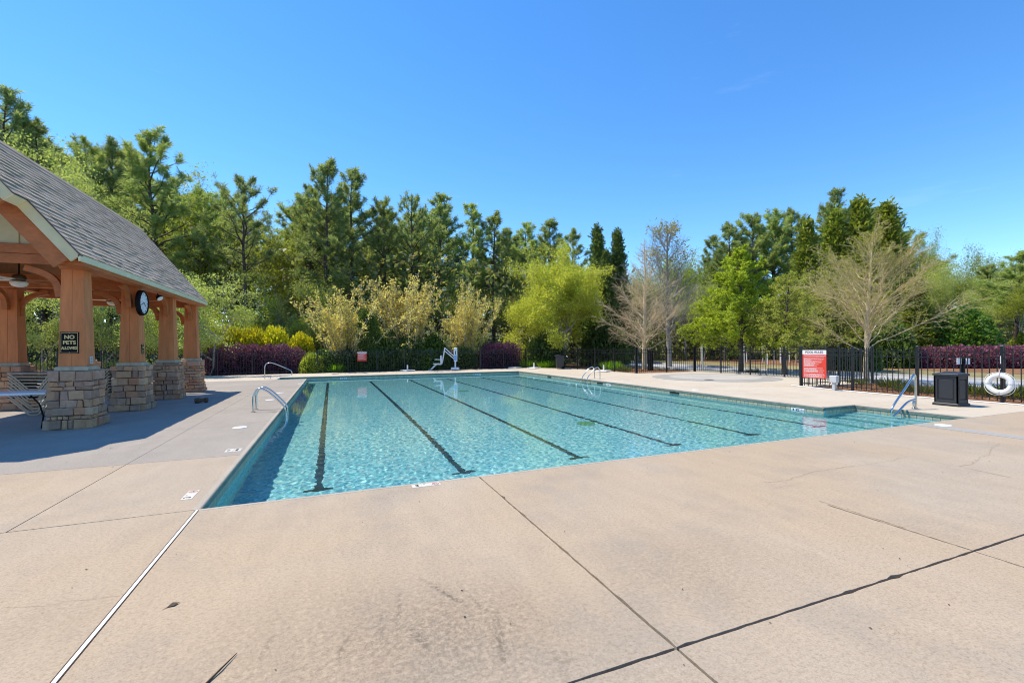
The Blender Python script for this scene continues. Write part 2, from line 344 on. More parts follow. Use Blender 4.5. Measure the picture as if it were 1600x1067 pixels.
# ------------------------------------------------------------------ text helper
def text(s, size, mat, parent, M4, name='lettering', align='CENTER', depth=.0015, bold=0.0, sx=1.0):
    cu = bpy.data.curves.new(name, 'FONT'); cu.body = s; cu.size = size; cu.align_x = align; cu.align_y = 'CENTER'; cu.extrude = depth; cu.offset = bold; cu.space_line = .95
    o = bpy.data.objects.new(name, cu); COL.objects.link(o); dg = bpy.context.evaluated_depsgraph_get()
    me = bpy.data.meshes.new_from_object(o.evaluated_get(dg)); me.name = name
    bpy.data.objects.remove(o); bpy.data.curves.remove(cu)
    me.materials.clear(); me.materials.append(mat)
    o = bpy.data.objects.new(name, me); COL.objects.link(o)
    if parent: o.parent = parent
    o.matrix_basis = M4 @ Matrix.Diagonal((sx, 1, 1, 1)); return o
# frames: local x right, y up, z towards the viewer
def frame(loc, right, up):
    r = Vector(right).normalized(); u_ = Vector(up).normalized(); n = r.cross(u_)
    return Matrix(((r.x, u_.x, n.x, loc[0]), (r.y, u_.y, n.y, loc[1]), (r.z, u_.z, n.z, loc[2]), (0, 0, 0, 1)))

exec_parts = []
# ================================================================== SETTING
W, L, WZ = 13.1, 22.8, -.16              # pool width (x), length (y), water level
ALR = (W, 14.35, .0, 2.4)                # stepped bay on the right, near end
ALL_ = (-1.42, .0, 20.9, L)              # stepped bay on the left, far end
holes_x = (-1.42, 14.35)
def quad_sheet(name, rects, z, mat):
    v = []; f = []
    for x0, x1, y0, y1 in rects:
        b = len(v); v += [(x0, y0, z), (x1, y0, z), (x1, y1, z), (x0, y1, z)]; f.append((b, b + 1, b + 2, b + 3))
    return link(name, np_mesh(name, v, f, mat))
around = [(-1.42, 0, 0, 20.9), (W, 14.35, 2.4, L)]
kind(quad_sheet('ground', [(-900, 900, -900, 0), (-900, 900, L, 1500), (-900, -1.42, 0, L), (14.35, 900, 0, L)] + around, -.10, M['forest']), 'structure')
kind(quad_sheet('mulch_bed', [(18.25, 23.2, -30, 6.66), (18.25, 30, 16.9, 27), (22.85, 26.5, 6.66, 16.9), (-40, 18.4, 26.75, 30.5)], -.06, M['straw']), 'structure')
# road and verges, following the photograph's slight bend
def strip(name, a, b, z, mat):
    v = []; f = []
    for i, (p, q) in enumerate(zip(a, b)):
        v += [(p[0], p[1], z), (q[0], q[1], z)]
        if i: f.append((2 * i - 2, 2 * i - 1, 2 * i + 1, 2 * i))
    return kind(link(name, np_mesh(name, v, f, mat)), 'structure')
ys = [-60, -20, 0, 6, 12, 18, 24, 30, 40, 60, 90, 130]
def bend(y): return 0 if y < 14 else .012 * (y - 14) ** 1.75
strip('lawn', [(23.2 + bend(y) * .3, y) for y in ys], [(44 + bend(y), y) for y in ys], -.05, M['lawn'])
strip('road', [(23.6 + bend(y), y) for y in ys], [(28.6 + bend(y), y) for y in ys], -.03, M['road'])
for x0 in (23.45, 28.6):
    kb = []
    mb = MB()
    for y0, y1 in zip(ys[:-1], ys[1:]):
        a0, a1 = x0 + bend(y0), x0 + bend(y1)
        mb.raw([(a0, y0, -.05), (a0 + .15, y0, -.05), (a1 + .15, y1, -.05), (a1, y1, -.05), (a0, y0, .09), (a0 + .15, y0, .09), (a1 + .15, y1, .09), (a1, y1, .09)],
               [(4, 5, 6, 7), (0, 4, 7, 3), (1, 2, 6, 5)])
    kind(mb.build('kerb', M['kerb']), 'structure')
strip('straw_bank', [(36.5 + bend(y), y) for y in ys], [(52 + bend(y), y) for y in ys], -.04, M['straw'])

def hills():
    v = []; f = []; n = 96; rad = [78, 95, 120, 170, 260, 420]; hts = [-.5, 2.2, 6.5, 11, 14, 15]
    for i in range(n):
        a = 2 * math.pi * i / n
        for q, h_ in zip(rad, hts):
            q2 = q * (1 + .06 * math.sin(3 * a + 1)); v.append((CU + q2 * math.sin(a), CV + q2 * math.cos(a), h_ * (1 + .18 * math.sin(5 * a) + .12 * math.sin(9 * a + q)) if h_ > 0 else h_))
    k = len(rad)
    for i in range(n):
        for j in range(k - 1): f.append((i * k + j, ((i + 1) % n) * k + j, ((i + 1) % n) * k + j + 1, i * k + j + 1))
    return np_mesh('hills', v, f, M['hillside'], True)
M['hillside'] = soil('hillside_scrub', [(.045, .05, .018), (.10, .105, .04), (.15, .15, .06), (.07, .06, .035)], .9, (1, 1, 1))
kind(link('hills', hills()), 'structure')

# ---- deck of concrete slabs over a dark joint bed
deck = kind(link('pool_deck', None), 'structure')
GAP = .011
slabs = []
def slab(x0, x1, y0, y1, m, g=GAP): slabs.append((x0, x1, y0, y1, m, g))
slab(-14, 0, -14, 0, 'tan'); slab(0, 2.94, -3.45, 0, 'tan', .015); slab(2.94, 12.05, -3.45, 0, 'tan', .015); slab(12.45, 30, -14, 0, 'tan')
slab(0, 2.94, -14, -3.45, 'tan', .016); slab(2.94, 5.86, -14, -3.45, 'tan', .016); slab(5.86, 12.05, -14, -3.45, 'tan', .016)
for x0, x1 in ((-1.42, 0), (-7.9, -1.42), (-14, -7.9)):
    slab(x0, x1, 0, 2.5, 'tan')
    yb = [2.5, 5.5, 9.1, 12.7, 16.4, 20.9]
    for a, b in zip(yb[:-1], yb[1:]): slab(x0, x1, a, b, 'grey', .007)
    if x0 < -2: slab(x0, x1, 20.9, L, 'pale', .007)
for a, b in ((-14, -7.9), (-7.9, -1.42), (-1.42, 2.9), (2.9, 7.2), (7.2, 11.5), (11.5, 15.2), (15.2, 18.3)): slab(a, b, L, 26.75, 'pale', .007)
for a, b in ((2.4, 6.66), (6.66, 11.5), (11.5, 16.9), (16.9, L)):
    slab(W, 14.35, a, b, 'pale', .007); slab(14.35, 18.3, a, b, 'pale', .007)
slab(14.35, 18.3, 0, 2.4, 'pale', .007); slab(18.3, 22.8, 6.66, 11.5, 'pale', .007); slab(18.3, 22.8, 11.5, 16.9, 'pale', .007)
bed = kind(quad_sheet('joint_bed', [s[:4] for s in slabs] + [(12.05, 12.45, -14, 0)], -.05, M['filler']), 'structure'); bed.parent = deck
rr = random.Random(4)
def edge_slab(x0, x1, y0, y1, g, mat):
    """slab whose joint edges wander and chip a little"""
    h = g / 2; x0 += h; x1 -= h; y0 += h; y1 -= h
    step = .07 if (y1 <= .1 and x0 > -15) else .6
    pts = []
    def run(a, b):
        d = math.dist(a, b); n = max(2, int(d / step)) if d < 40 else 3
        n = min(n, 160)
        nx, ny = (b[1] - a[1]) / d, -(b[0] - a[0]) / d
        for i in range(n):
            t = i / n; j = (rr.random() - .75) * .006 if i else 0
            if i and rr.random() < .07: j -= rr.random() * .016
            if step > .5: j = 0
            pts.append((a[0] + (b[0] - a[0]) * t + nx * j, a[1] + (b[1] - a[1]) * t + ny * j))
    run((x0, y0), (x1, y0)); run((x1, y0), (x1, y1)); run((x1, y1), (x0, y1)); run((x0, y1), (x0, y0))
    return MB().prism(pts, -.085, 0, 'z').mesh('concrete_slab', mat)
for x0, x1, y0, y1, m, g in slabs:
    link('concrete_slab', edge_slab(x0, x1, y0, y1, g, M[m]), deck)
# dark infill strip running out from the pool's near edge, and the white deck drain
MB().box(12.056, 12.444, -14, -.004, -.08, .002).build('drain_strip', M['pad'], deck)
mb = MB(); mb.box(-.0105, .0105, -14, -.02, -.02, .004)
mb.build('deck_drain', M['white'], deck)
for s in (-1, 1): MB().box(s * .0145 - .0035, s * .0145 + .0035, -14, -.03, -.02, .003).build('drain_lip', M['filler'], deck)
def crack(pts, wdt=.006, name='crack', jit=.012, seed=0):
    rn = random.Random(seed); q = []
    for a, b in zip(pts[:-1], pts[1:]):
        n = max(2, int(math.dist(a, b) / .06))
        for i in range(n):
            t = i / n; q.append((a[0] + (b[0] - a[0]) * t + rn.gauss(0, jit), a[1] + (b[1] - a[1]) * t + rn.gauss(0, jit)))
    q.append(pts[-1]); v = []; f = []
    for i, p in enumerate(q):
        a = q[max(0, i - 1)]; b = q[min(len(q) - 1, i + 1)]; d = math.dist(a, b) or 1
        nx, ny = (b[1] - a[1]) / d, -(b[0] - a[0]) / d; ww = wdt * (.4 + .9 * rn.random()) / 2
        v += [(p[0] + nx * ww, p[1] + ny * ww, .0035), (p[0] - nx * ww, p[1] - ny * ww, .0035)]
        if i: f.append((2 * i - 2, 2 * i - 1, 2 * i + 1, 2 * i))
    return link(name, np_mesh(name, v, f, M['crack']), deck)
def cp(c): return [G(1100 + x / 3.2, 620 + y / 3.2) for x, y in c]
crack(cp([(290, 430), (430, 415), (530, 380), (650, 358), (800, 340), (940, 320), (1000, 299)]), .0035, seed=1)
crack(cp([(370, 455), (430, 440), (510, 428)]), .002, seed=2)
crack(cp([(1000, 299), (1280, 350), (1540, 405)]), .005, 'saw_cut', .002, 3)
crack(cp([(1280, 348), (1345, 335), (1380, 300), (1425, 290), (1440, 255), (1480, 235)]), .0035, seed=4)
crack(cp([(575, 520), (760, 578), (1000, 655)]), .006, 'saw_cut', .002, 5)
crack([(5.86, -2.35), (5.86, -3.45)], .010, 'saw_cut', .002, 6)
crack(cp([(740, 245), (900, 275), (1000, 298)]), .002, 'saw_cut', .003, 7)
crack([G(0, 953), G(90, 944), G(187, 931)], .002, seed=8)
# splash pad
pc, pr = (19.5, 12.1), 3.05
pad = tag(MB().disc((pc[0], pc[1], .004), pr, .004, 64).build('splash_pad', M['pad']), 'round grey concrete splash pad set in the deck by the far right fence', 'splash pad')
MB().disc((pc[0] + .2, pc[1] + .2, .0085), 2.2, .003, 64).build('pad_middle', M['padmid'], pad)
MB().disc((17.9, 10.9, .009), .22, .006, 20).build('pad_drain', M['slot'], pad)

# ---- pool basin
FZ0, FZ1 = -1.2, -1.35
def fz(y): return FZ0 + (FZ1 - FZ0) * y / L
def plaster(name):
    m, t, b = nodes(name); p_ = pos(t)
    vo = nn(t, 'ShaderNodeTexVoronoi'); vo.inputs['Scale'].default_value = 22; t.links.new(p_, vo.inputs['Vector'])
    c = ramp(t, vo.outputs['Color'], [(0, (.07, .38, .48)), (.3, (.21, .59, .64)), (.65, (.36, .74, .75)), (1, (.60, .86, .76))])
    c = mixc(t, .5, c, ramp(t, noise(t, p_, .5, 4), [(.3, (.8, .85, .88)), (.7, (1.08, 1.05, 1.0))]), 'MULTIPLY')
    t.links.new(c, b.inputs['Base Color']); b.inputs['Roughness'].default_value = .9; return m
M['plaster'] = plaster('pool_plaster')
e = .0
v = []; f = []
def wall(p, q, z0=None, z1=-.004):
    b = len(v); v.extend([(p[0], p[1], fz(p[1]) if z0 is None else z0), (q[0], q[1], fz(q[1]) if z0 is None else z0), (q[0], q[1], z1), (p[0], p[1], z1)]); f.append((b, b + 1, b + 2, b + 3))
loop = [(0, 0), (14.35, 0), (14.35, 2.4), (W, 2.4), (W, L), (-1.42, L), (-1.42, 20.9), (0, 20.9)]
for a, b in zip(loop, loop[1:] + loop[:1]): wall(a, b, -1.4)
for x0, x1, y0, y1 in ((0, W, 0, L), ALR, ALL_):
    b = len(v); v += [(x0, y0, fz(y0)), (x1, y0, fz(y0)), (x1, y1, fz(y1)), (x0, y1, fz(y1))]; f.append((b, b + 1, b + 2, b + 3))
basin = kind(link('pool_basin', np_mesh('pool_basin', v, f, M['plaster'])), 'structure')
receivers = [basin]
# coping face, tiles
def coping(p, q, n):
    """n: unit normal into the pool"""
    mb = MB(); d = Vector((q[0] - p[0], q[1] - p[1], 0)); ln = d.length; Mx = frame((p[0], p[1], 0), d, (0, 0, 1))
    s = 1 if (Mx.to_3x3() @ Vector((0, 0, 1))).dot(Vector((*n, 0))) > 0 else -1
    z0, z1 = sorted((s * -.002, s * .02))
    mb.bbox(0, ln, -.085, -.026, z0, z1, .004, Mx); mb.build('coping', M['coping'], basin)
    prof = [(-.045, .0015), (.004, .0015), (.015, -.003), (.0215, -.012), (.0225, -.0245), (.0, -.0245), (-.045, -.02)]
    if s > 0: prof = prof[::-1]
    lip = MB().prism([(s * a_, b_) for a_, b_ in prof], 0, ln, 'x'); lip.v = [tuple(Mx @ Vector((p_[0], p_[2], p_[1]))) for p_ in lip.v]; lip.build('coping_lip', M['lip'], basin)
coping((0, 0), (0, 20.9), (1, 0)); coping((-1.42, L), (W, L), (0, -1)); coping((W, L), (W, 2.38), (-1, 0)); coping((W - .02, 2.4), (14.35, 2.4), (0, -1)); coping((14.35, 2.38), (14.35, 0), (-1, 0)); coping((0, 0), (14.35, 0), (0, 1))
tile_me = MB().bbox(-.0715, .0715, -.155, 0, 0, .009, .003).mesh('tile', M['tile'])
def tiles(p, q, n, joined=False):
    d = Vector((q[0] - p[0], q[1] - p[1], 0)); ln = d.length; k = max(1, round(ln / .15)); st = ln / k; Mx = frame((p[0], p[1], -.088), d, (0, 0, 1))
    if (Mx.to_3x3() @ Vector((0, 0, 1))).dot(Vector((*n, 0))) < 0: Mx = frame((q[0], q[1], -.088), -d, (0, 0, 1))
    if joined:
        mb = MB()
        for i in range(k): mb.bbox(i * st + .003, i * st + st - .003, -.155, 0, 0, .009, .003, Mx)
        o = kind(mb.build('tile_row', M['tile'], basin), 'stuff'); receivers.append(o); return
    for i in range(k):
        o = link('tile', tile_me, basin); o.matrix_basis = Mx @ Matrix.Translation((i * st + st / 2, 0, 0)); receivers.append(o)
tiles((W, 2.4), (W, L), (-1, 0)); tiles((14.35, .1), (14.35, 2.4), (-1, 0)); tiles((W + .03, 2.4), (14.35, 2.4), (0, -1))
tiles((0, 0), (0, 16.5), (1, 0)); tiles((0, 16.5), (0, 20.9), (1, 0), True); tiles((-1.42, L), (W, L), (0, -1), True)
# lane lines with cross ends
for k in range(6):
    x = 1.06 + 2.2 * k; mb = MB()
    for (x0, x1, y0, y1) in ((x - .058, x + .058, 1.9, L - 1.9), (x - .21, x + .21, 1.80, 1.9), (x - .21, x + .21, L - 1.9, L - 1.80)):
        mb.raw([(x0, y0, fz(y0) + .004), (x1, y0, fz(y0) + .004), (x1, y1, fz(y1) + .004), (x0, y1, fz(y1) + .004)], [(0, 1, 2, 3)])
    receivers.append(mb.build('lane_line', M['lane'], basin))
# steps in both bays
for k in range(3):
    zt = -.42 - .26 * k; x1 = 14.345 - .36 * k - .3
    mb = MB(); mb.box(W - .45 + k * .0 if k == 2 else x1 - .36, x1, .01, 2.39, -1.3, zt); receivers.append(mb.build('step', M['plaster'], basin))
    mb = MB(); mb.box(-1.415 + .3 + .36 * k, -1.415 + .66 + .36 * k, 20.91, L - .01, -1.34, zt); receivers.append(mb.build('step', M['plaster'], basin))
for sx, sy in ((W, 0.01), ):
    receivers.append(MB().box(14.045, 14.345, .01, 2.39, -1.3, -.30).build('step', M['plaster'], basin))
    receivers.append(MB().box(-1.415, -1.115, 20.91, L - .01, -1.34, -.30).build('step', M['plaster'], basin))
for y in (7.6, 12.6, 17.9): MB().box(W - .014, W + .0, y, y + .5, -.15, -.089).build('skimmer_opening', M['slot'], basin)
dx_, dy_ = G(955, 697, -.45); receivers.append(MB().disc((7.3, 4.6, fz(4.6) + .005), .24, .02, 20).build('floor_drain', plain('drain_green', (.16, .42, .20), .6), basin))
receivers.append(MB().disc((6.6, 13.6, fz(13.6) + .005), .24, .02, 20).build('floor_drain', bpy.data.materials['drain_green'], basin))
# ---- water: a rippled sheet that refracts sun and view
def water_sheet():
    V = []; Fs = []; base = 0; rng = rg(7)
    comps = []
    for i in range(46):
        lam = .054 * (5.5 ** rng.random()); a = rng.uniform(0, 2 * np.pi); comps.append((2 * np.pi / lam, a, rng.uniform(0, 6.28), lam))
    for x0, x1, y0, y1, d in ((0, W, 0, 6.5, .02), (0, W, 6.5, L, .045), (W, 14.35, 0, 2.4, .04), (-1.42, 0, 20.9, L, .06)):
        nx, ny = int((x1 - x0) / d) + 1, int((y1 - y0) / d) + 1
        X, Y = np.meshgrid(np.linspace(x0, x1, nx), np.linspace(y0, y1, ny)); Z = np.zeros_like(X)
        calm = np.clip(1.15 - Y / 17, .16, 1) * (.75 + .25 * np.sin(X * .7 + Y * .45) * np.sin(Y * .8 - X * .3 + 1))
        for k, a, ph, lam in comps:
            if lam < d * 2.6: continue
            fade = np.clip((lam / .14), .3, 1)
            Z += np.sin(k * (X * math.cos(a) + Y * math.sin(a) * 1.0) + ph) * lam * AMP_W / len(comps) ** .5 * fade
        V.append(np.stack([X, Y, Z * calm + WZ], -1).reshape(-1, 3))
        i = np.arange(nx * ny).reshape(ny, nx) + base
        Fs.append(np.stack([i[:-1, :-1], i[:-1, 1:], i[1:, 1:], i[1:, :-1]], -1).reshape(-1, 4)); base += nx * ny
    return np.concatenate(V), np.concatenate(Fs)
AMP_W = .0082
wm = bpy.data.materials.new('pool_water'); wm.use_nodes = True; t = wm.node_tree; t.nodes.clear()
out = t.nodes.new('ShaderNodeOutputMaterial'); gl = t.nodes.new('ShaderNodeBsdfGlass'); gl.inputs['Roughness'].default_value = 0; gl.inputs['IOR'].default_value = 1.33; gl.inputs[0].default_value = (.91, .985, 1, 1)
t.links.new(gl.outputs[0], out.inputs[0])
wv, wf = water_sheet()
water = kind(link('pool_water', np_mesh('pool_water', wv, wf, wm, True)), 'structure')
water.cycles.is_caustics_caster = True
for o in receivers: o.cycles.is_caustics_receiver = True

# ================================================================== PAVILION
PX, PZC = -3.7, 1.18                      # row of columns nearest the pool: centre line, pedestal height
pav = thing('pavilion', 'open timber pavilion with stone pedestals, orange tapered columns and steep dark shingle roof', 'pavilion', (-5.33, 10.9, 0))
def ploc(o):                               # parts are built in world coordinates: undo the parent offset
    o.location = Vector(o.location) - Vector((-5.33, 10.9, 0)); return o
def part(mb, name, mat, parent=None, smooth=False):
    o = mb.build(name, mat, None, smooth=smooth)
    if parent is None: o.parent = pav; ploc(o)
    else: o.parent = parent
    return o
def pedestal(cx, cy, seed, hw=.335):
    rn = random.Random(seed)
    core = MB().box(-hw + .05, hw - .05, -hw + .05, hw - .05, 0, PZC - .01).build('pedestal', M['mortar'], None)
    core.parent = pav; core.location = (cx + 5.33, cy - 10.9, 0)
    zs = [0]
    while zs[-1] < PZC - .2: zs.append(zs[-1] + rn.choice((.08, .105, .13, .16, .19)))
    zs.append(PZC); back = MB()
    if zs[-1] - zs[-2] < .07: zs.pop(-2)
    for ci, (z0, z1) in enumerate(zip(zs[:-1], zs[1:])):
        fl = .045 * max(0, 1 - z0 / .42) + rn.uniform(-.006, .006)       # the foot flares out
        hh = hw + fl
        for face in range(4):
            x = -hh + (.0 if (face + ci) % 2 else .10); xe = hh - (.0 if (face + ci) % 2 else .10)
            while x < xe - .02:
                wd = rn.choice((.09, .14, .19, .25, .33))
                x2 = x + wd if x + wd < xe - .1 else xe
                pr = rn.uniform(0, .034); g = .006
                def jt(): return rn.uniform(-.009, .009)
                a0, a1, b0, b1 = x + g, x2 - g, z0 + g, z1 - g
                d0, d1 = -hh + .12, -hh - pr
                vv = [(a0, d0, b0), (a1, d0, b0), (a1, d0, b1), (a0, d0, b1),
                      (a0 + jt(), d1 + .012 + jt(), b0 + jt()), (a1 + jt(), d1 + .012 + jt(), b0 + jt()), (a1 + jt(), d1 + .012 + jt(), b1 + jt()), (a0 + jt(), d1 + .012 + jt(), b1 + jt()),
                      (a0 + .018 + jt(), d1 + jt(), b0 + .018), (a1 - .018 + jt(), d1 + jt(), b0 + .018 + jt()), (a1 - .018, d1 + jt(), b1 - .018), (a0 + .018, d1 + jt(), b1 - .018 + jt())]
                ff = [(0, 4, 5, 1), (1, 5, 6, 2), (2, 6, 7, 3), (3, 7, 4, 0), (4, 8, 9, 5), (5, 9, 10, 6), (6, 10, 11, 7), (7, 11, 8, 4), (8, 11, 10, 9)]
                ff = [tuple(reversed(q)) for q in ff]
                Mr = Matrix.Rotation(face * math.pi / 2, 4, 'Z')
                vv = [tuple(Mr @ Vector(p)) for p in vv]
                if face in (0, 1): MB().raw(vv, ff).build('stone', M['stone'], core)
                else: back.raw(vv, ff)
                x = x2
    kind(back.build('stone_facing', M['stone'], core), 'stuff')
    # cap slab, shaft, capital
    mb = MB(); mb.bbox(cx - .27, cx + .27, cy - .27, cy + .27, PZC, PZC + .085, .02); part(mb, 'base_cap', M['cap'])
    z0, z1 = PZC + .085, 3.31
    sh = part(MB().frustum(cx, cy, z0, z1, .212, .212, .168, .168), 'column', M['stucco'])
    # cladding boards with a seam on the pool end face and plain boards on the side
    for x0, x1, x2, x3 in ((-.218, -.003, -.174, -.003), (.003, .218, .003, .174)):
        mb = MB(); yb, yt = cy - .219, cy - .175
        mb.raw([(cx + x0, yb, z0), (cx + x1, yb, z0), (cx + x1, cy - .205, z0), (cx + x0, cy - .205, z0), (cx + x2, yt, z1), (cx + x3, yt, z1), (cx + x3, cy - .16, z1), (cx + x2, cy - .16, z1)],
               [(3, 2, 1, 0), (4, 5, 6, 7), (0, 1, 5, 4), (1, 2, 6, 5), (2, 3, 7, 6), (3, 0, 4, 7)])
        o = mb.build('board', M['stucco'], sh); o.location = (0, 0, 0)
    part(MB().frustum(cx, cy, 3.262, 3.335, .19, .19, .215, .215), 'capital', M['beam'])
colsy = [6.8, 9.63, 12.46, 15.1]
for i, y in enumerate(colsy): pedestal(PX, y, 10 + i)
for i, y in enumerate((11.25, 15.1)): pedestal(-6.9, y, 30 + i)
pedestal(-6.98, 6.8, 33)
YN, YF, XE, ZE, XR, ZR = 5.92, 15.4, -3.28, 3.47, -5.33, 6.08    # roof ends, eave, ridge
SL = math.atan2(ZR - ZE, XE - XR)
# beams
part(MB().box(PX - .12, PX + .12, 6.5, 15.36, 3.338, 3.56), 'eave_beam', M['beam'])
part(MB().box(-6.98 - .12, -6.98 + .12, 6.5, 15.36, 3.338, 3.56), 'eave_beam', M['beam'])
for y in (9.63, 12.46, 15.1): part(MB().box(-6.85, PX - .125, y - .1, y + .1, 3.18, 3.50), 'cross_beam', M['beam'])
part(MB().bbox(-6.9, PX + .165, 6.59, 6.68, 3.345, 3.535, .008), 'gable_beam', M['beam'])
part(MB().bbox(-6.9, PX + .16, 6.592, 6.682, 3.54, 3.73, .008), 'gable_beam', M['beam'])
# sage gable panel with battens
def rz_(x): return ZE + (XE - x) * math.tan(SL)
def rzl(x): return ZE + (x - (2 * XR - XE)) * math.tan(SL)
part(MB().prism([(-6.85, 3.735), (-3.81, 3.735), (XR, ZR - .18)], 6.66, 6.70, 'y'), 'gable_panel', M['sage'])
for k in range(9):
    x = -6.6 + k * .33 + .05
    zt = min(rz_(x + .045), rzl(x - .045)) - .3
    if zt > 3.8: part(MB().box(x - .04, x + .04, 6.635, 6.657, 3.74, zt), 'batten', M['sage'])
# knee braces: curved timbers
def brace(pts, y0, y1, axis):
    poly_o = smooth_path([Vector((p[0], p[1], 0)) for p in pts], 2)
    o = [(p[0], p[1]) for p in poly_o]
    off = []
    for i, p in enumerate(o):
        a = o[max(0, i - 1)]; b = o[min(len(o) - 1, i + 1)]; d = math.dist(a, b); off.append((p[0] - (b[1] - a[1]) / d * .12, p[1] + (b[0] - a[0]) / d * .12))
    return MB().prism(o + off[::-1], y0, y1, axis)
def brace_mesh(ax, c, s, base, along):
    """curved brace springing from a column at `c`, heading s along axis"""
    pts = [(c + s * .2, base - .62), (c + s * .24, base - .30), (c + s * .45, base - .10), (c + s * .78, base - .0)]
    return brace(pts if s < 0 else pts, along - .055, along + .055, ax)
part(brace_mesh('y', PX, -1, 3.335, 6.78), 'knee_brace', M['beam'])
for y in (9.63, 12.46, 15.1):
    part(brace_mesh('x', y, -1, 3.335, PX + .02), 'knee_brace', M['beam'])
    part(brace_mesh('y', PX, -1, 3.18, y), 'knee_brace', M['beam'])
part(brace_mesh('y', -6.9, 1, 3.18, 11.25), 'knee_brace', M['beam'])
part(brace_mesh('x', 11.25, -1, 3.335, -6.9), 'knee_brace', M['beam'])
# roof structure: slope slabs, soffit, fascia, rakes
def slope_box(side, y0, y1, s0, s1, h0, h1, name, mat, mb=None, bev=None):
    """box lying in the roof plane: s along slope from the eave, h above the plane"""
    xe = XE if side > 0 else 2 * XR - XE
    Mx = frame((xe, 0, ZE), (-side * math.cos(SL), 0, math.sin(SL)), (0, -side * 1, 0))
    n = Mx.to_3x3() @ Vector((0, 0, 1))
    yy = sorted((-side * y0, -side * y1)); sg = 1 if n.z > 0 else -1; hh = sorted((sg * h0, sg * h1))
    m = mb or MB(); m.box(s0, s1, yy[0], yy[1], hh[0], hh[1], Mx)
    return m if mb is not None else part(m, name, mat)
SLEN = math.hypot(ZR - ZE, XE - XR)
for sd in (1, -1):
    slope_box(sd, YN + .1, YF - .05, .0, SLEN, -.14, -.03, 'roof_deck', M['ceil'])
    slope_box(sd, YN + .01, YF, -.02, SLEN, -.028, -.006, 'roof_underlay', M['roofdeck'])
    slope_box(sd, YN - .05, YN + .0, -.03, 1.22, -.20, -.012, 'rake_trim', M['sage'])
    slope_box(sd, YN + .02, YN + .085, .05, 1.5, -.50, -.205, 'barge_board', M['beam'])
    slope_box(sd, YN - .062, YN + .03, -.04, 1.22, -.012, .004, 'drip_edge', M['flash'])
    # the upper part of the gable roof reaches further out
    slope_box(sd, YN - .45, YN - .40, 1.22, SLEN, -.20, -.012, 'rake_trim', M['sage'])
    slope_box(sd, YN - .38, YN - .30, 1.22, SLEN, -.48, -.205, 'barge_board', M['beam'])
    slope_box(sd, YN - .46, YN + .05, 1.22, SLEN, -.012, .0, 'drip_edge', M['flash'])
    slope_box(sd, YN - .44, YN + .02, 1.20, 1.235, -.20, -.014, 'return_trim', M['mint'])
    slope_box(sd, YN - .39, YN + .1, 1.24, SLEN, -.10, -.03, 'roof_deck', M['ceil'])
    slope_box(sd, YF + .002, YF + .05, -.03, SLEN, -.20, -.012, 'rake_trim', M['sage'])
part(MB().box(XE - .02, XE + .018, YN - .05, YF + .05, ZE - .135, ZE - .015), 'fascia', M['mint'])
part(MB().box(XE - .5, XE - .022, YN + .1, YF, ZE - .128, ZE - .098), 'soffit', M['beam'])
part(MB().box(XE - .3, XE - .024, YN + .15, YF - .02, ZE - .20, ZE - .13), 'frieze_board', M['beam'])
# shingles: nearest 300 one by one, the rest joined
def shingle_geo(y0, y1, s0, s1, th, dh):
    Mx = frame((XE, 0, ZE), (-math.cos(SL), 0, math.sin(SL)), (0, -1, 0))
    vv = [(s0, -y1, dh), (s1, -y1, -.004), (s1, -y0, -.004), (s0, -y0, dh), (s0, -y1, dh + th), (s1, -y1, .002), (s1, -y0, .002), (s0, -y0, dh + th)]
    n = (Mx.to_3x3() @ Vector((0, 0, 1))).z; sg = 1 if n > 0 else -1
    return [tuple(Mx @ Vector((a, b, sg * c))) for a, b, c in vv], [(3, 2, 1, 0), (4, 5, 6, 7), (0, 1, 5, 4), (2, 3, 7, 6), (3, 0, 4, 7), (1, 2, 6, 5)]
rn = random.Random(8); sh = []; rows = 24; ex = SLEN / rows
for r in range(rows):
    y = (YN - .05 if r * ex < 1.2 else YN - .46) - rn.random() * .0
    first = True
    while y < YF + .05:
        wd = rn.uniform(.2, .36) if not first else rn.uniform(.1, .3); first = False
        y1 = min(y + wd, YF + .05)
        sh.append((y + .003, y1 - .003, r * ex - .012 - rn.random() * .006, r * ex + ex * 1.08, rn.choice((.012, .017, .026)), .002)); y = y1
def dist2(s): return (CU - XE) ** 2 + (CV - s[0]) ** 2 + (s[2] * .7) ** 2
sh.sort(key=dist2)
cover = part(MB().box(XR - .02, XR + .02, YN - .46, YF + .05, ZR - .03, ZR - .01), 'roof_cover', M['shingle'])
for q in sh[:285]:
    o = MB().raw(*shingle_geo(*q)).build('shingle', M['shingle'], cover); ploc(o); o.location = (5.33, -10.9, 0); o.location = (0, 0, 0)
mb = MB()
for q in sh[285:]: mb.raw(*shingle_geo(*q))
kind(mb.build('far_shingles', M['shingle'], cover), 'stuff')
slope_box(-1, YN - .05, YF + .05, -.02, SLEN, -.004, .012, 'roof_slope', M['shingle'])
mb = MB()
y = YN - .46
while y < YF + .03:
    y1 = min(y + .26, YF + .05)
    mb.prism([(XR - .17, ZR - .20), (XR, ZR + .03), (XR + .17, ZR - .20), (XR + .17, ZR - .185), (XR, ZR + .05 - .02 * (y1 - y)), (XR - .17, ZR - .185)], y, y1 - .004, 'y'); y = y1
part(mb, 'ridge_cap', M['shingle'])

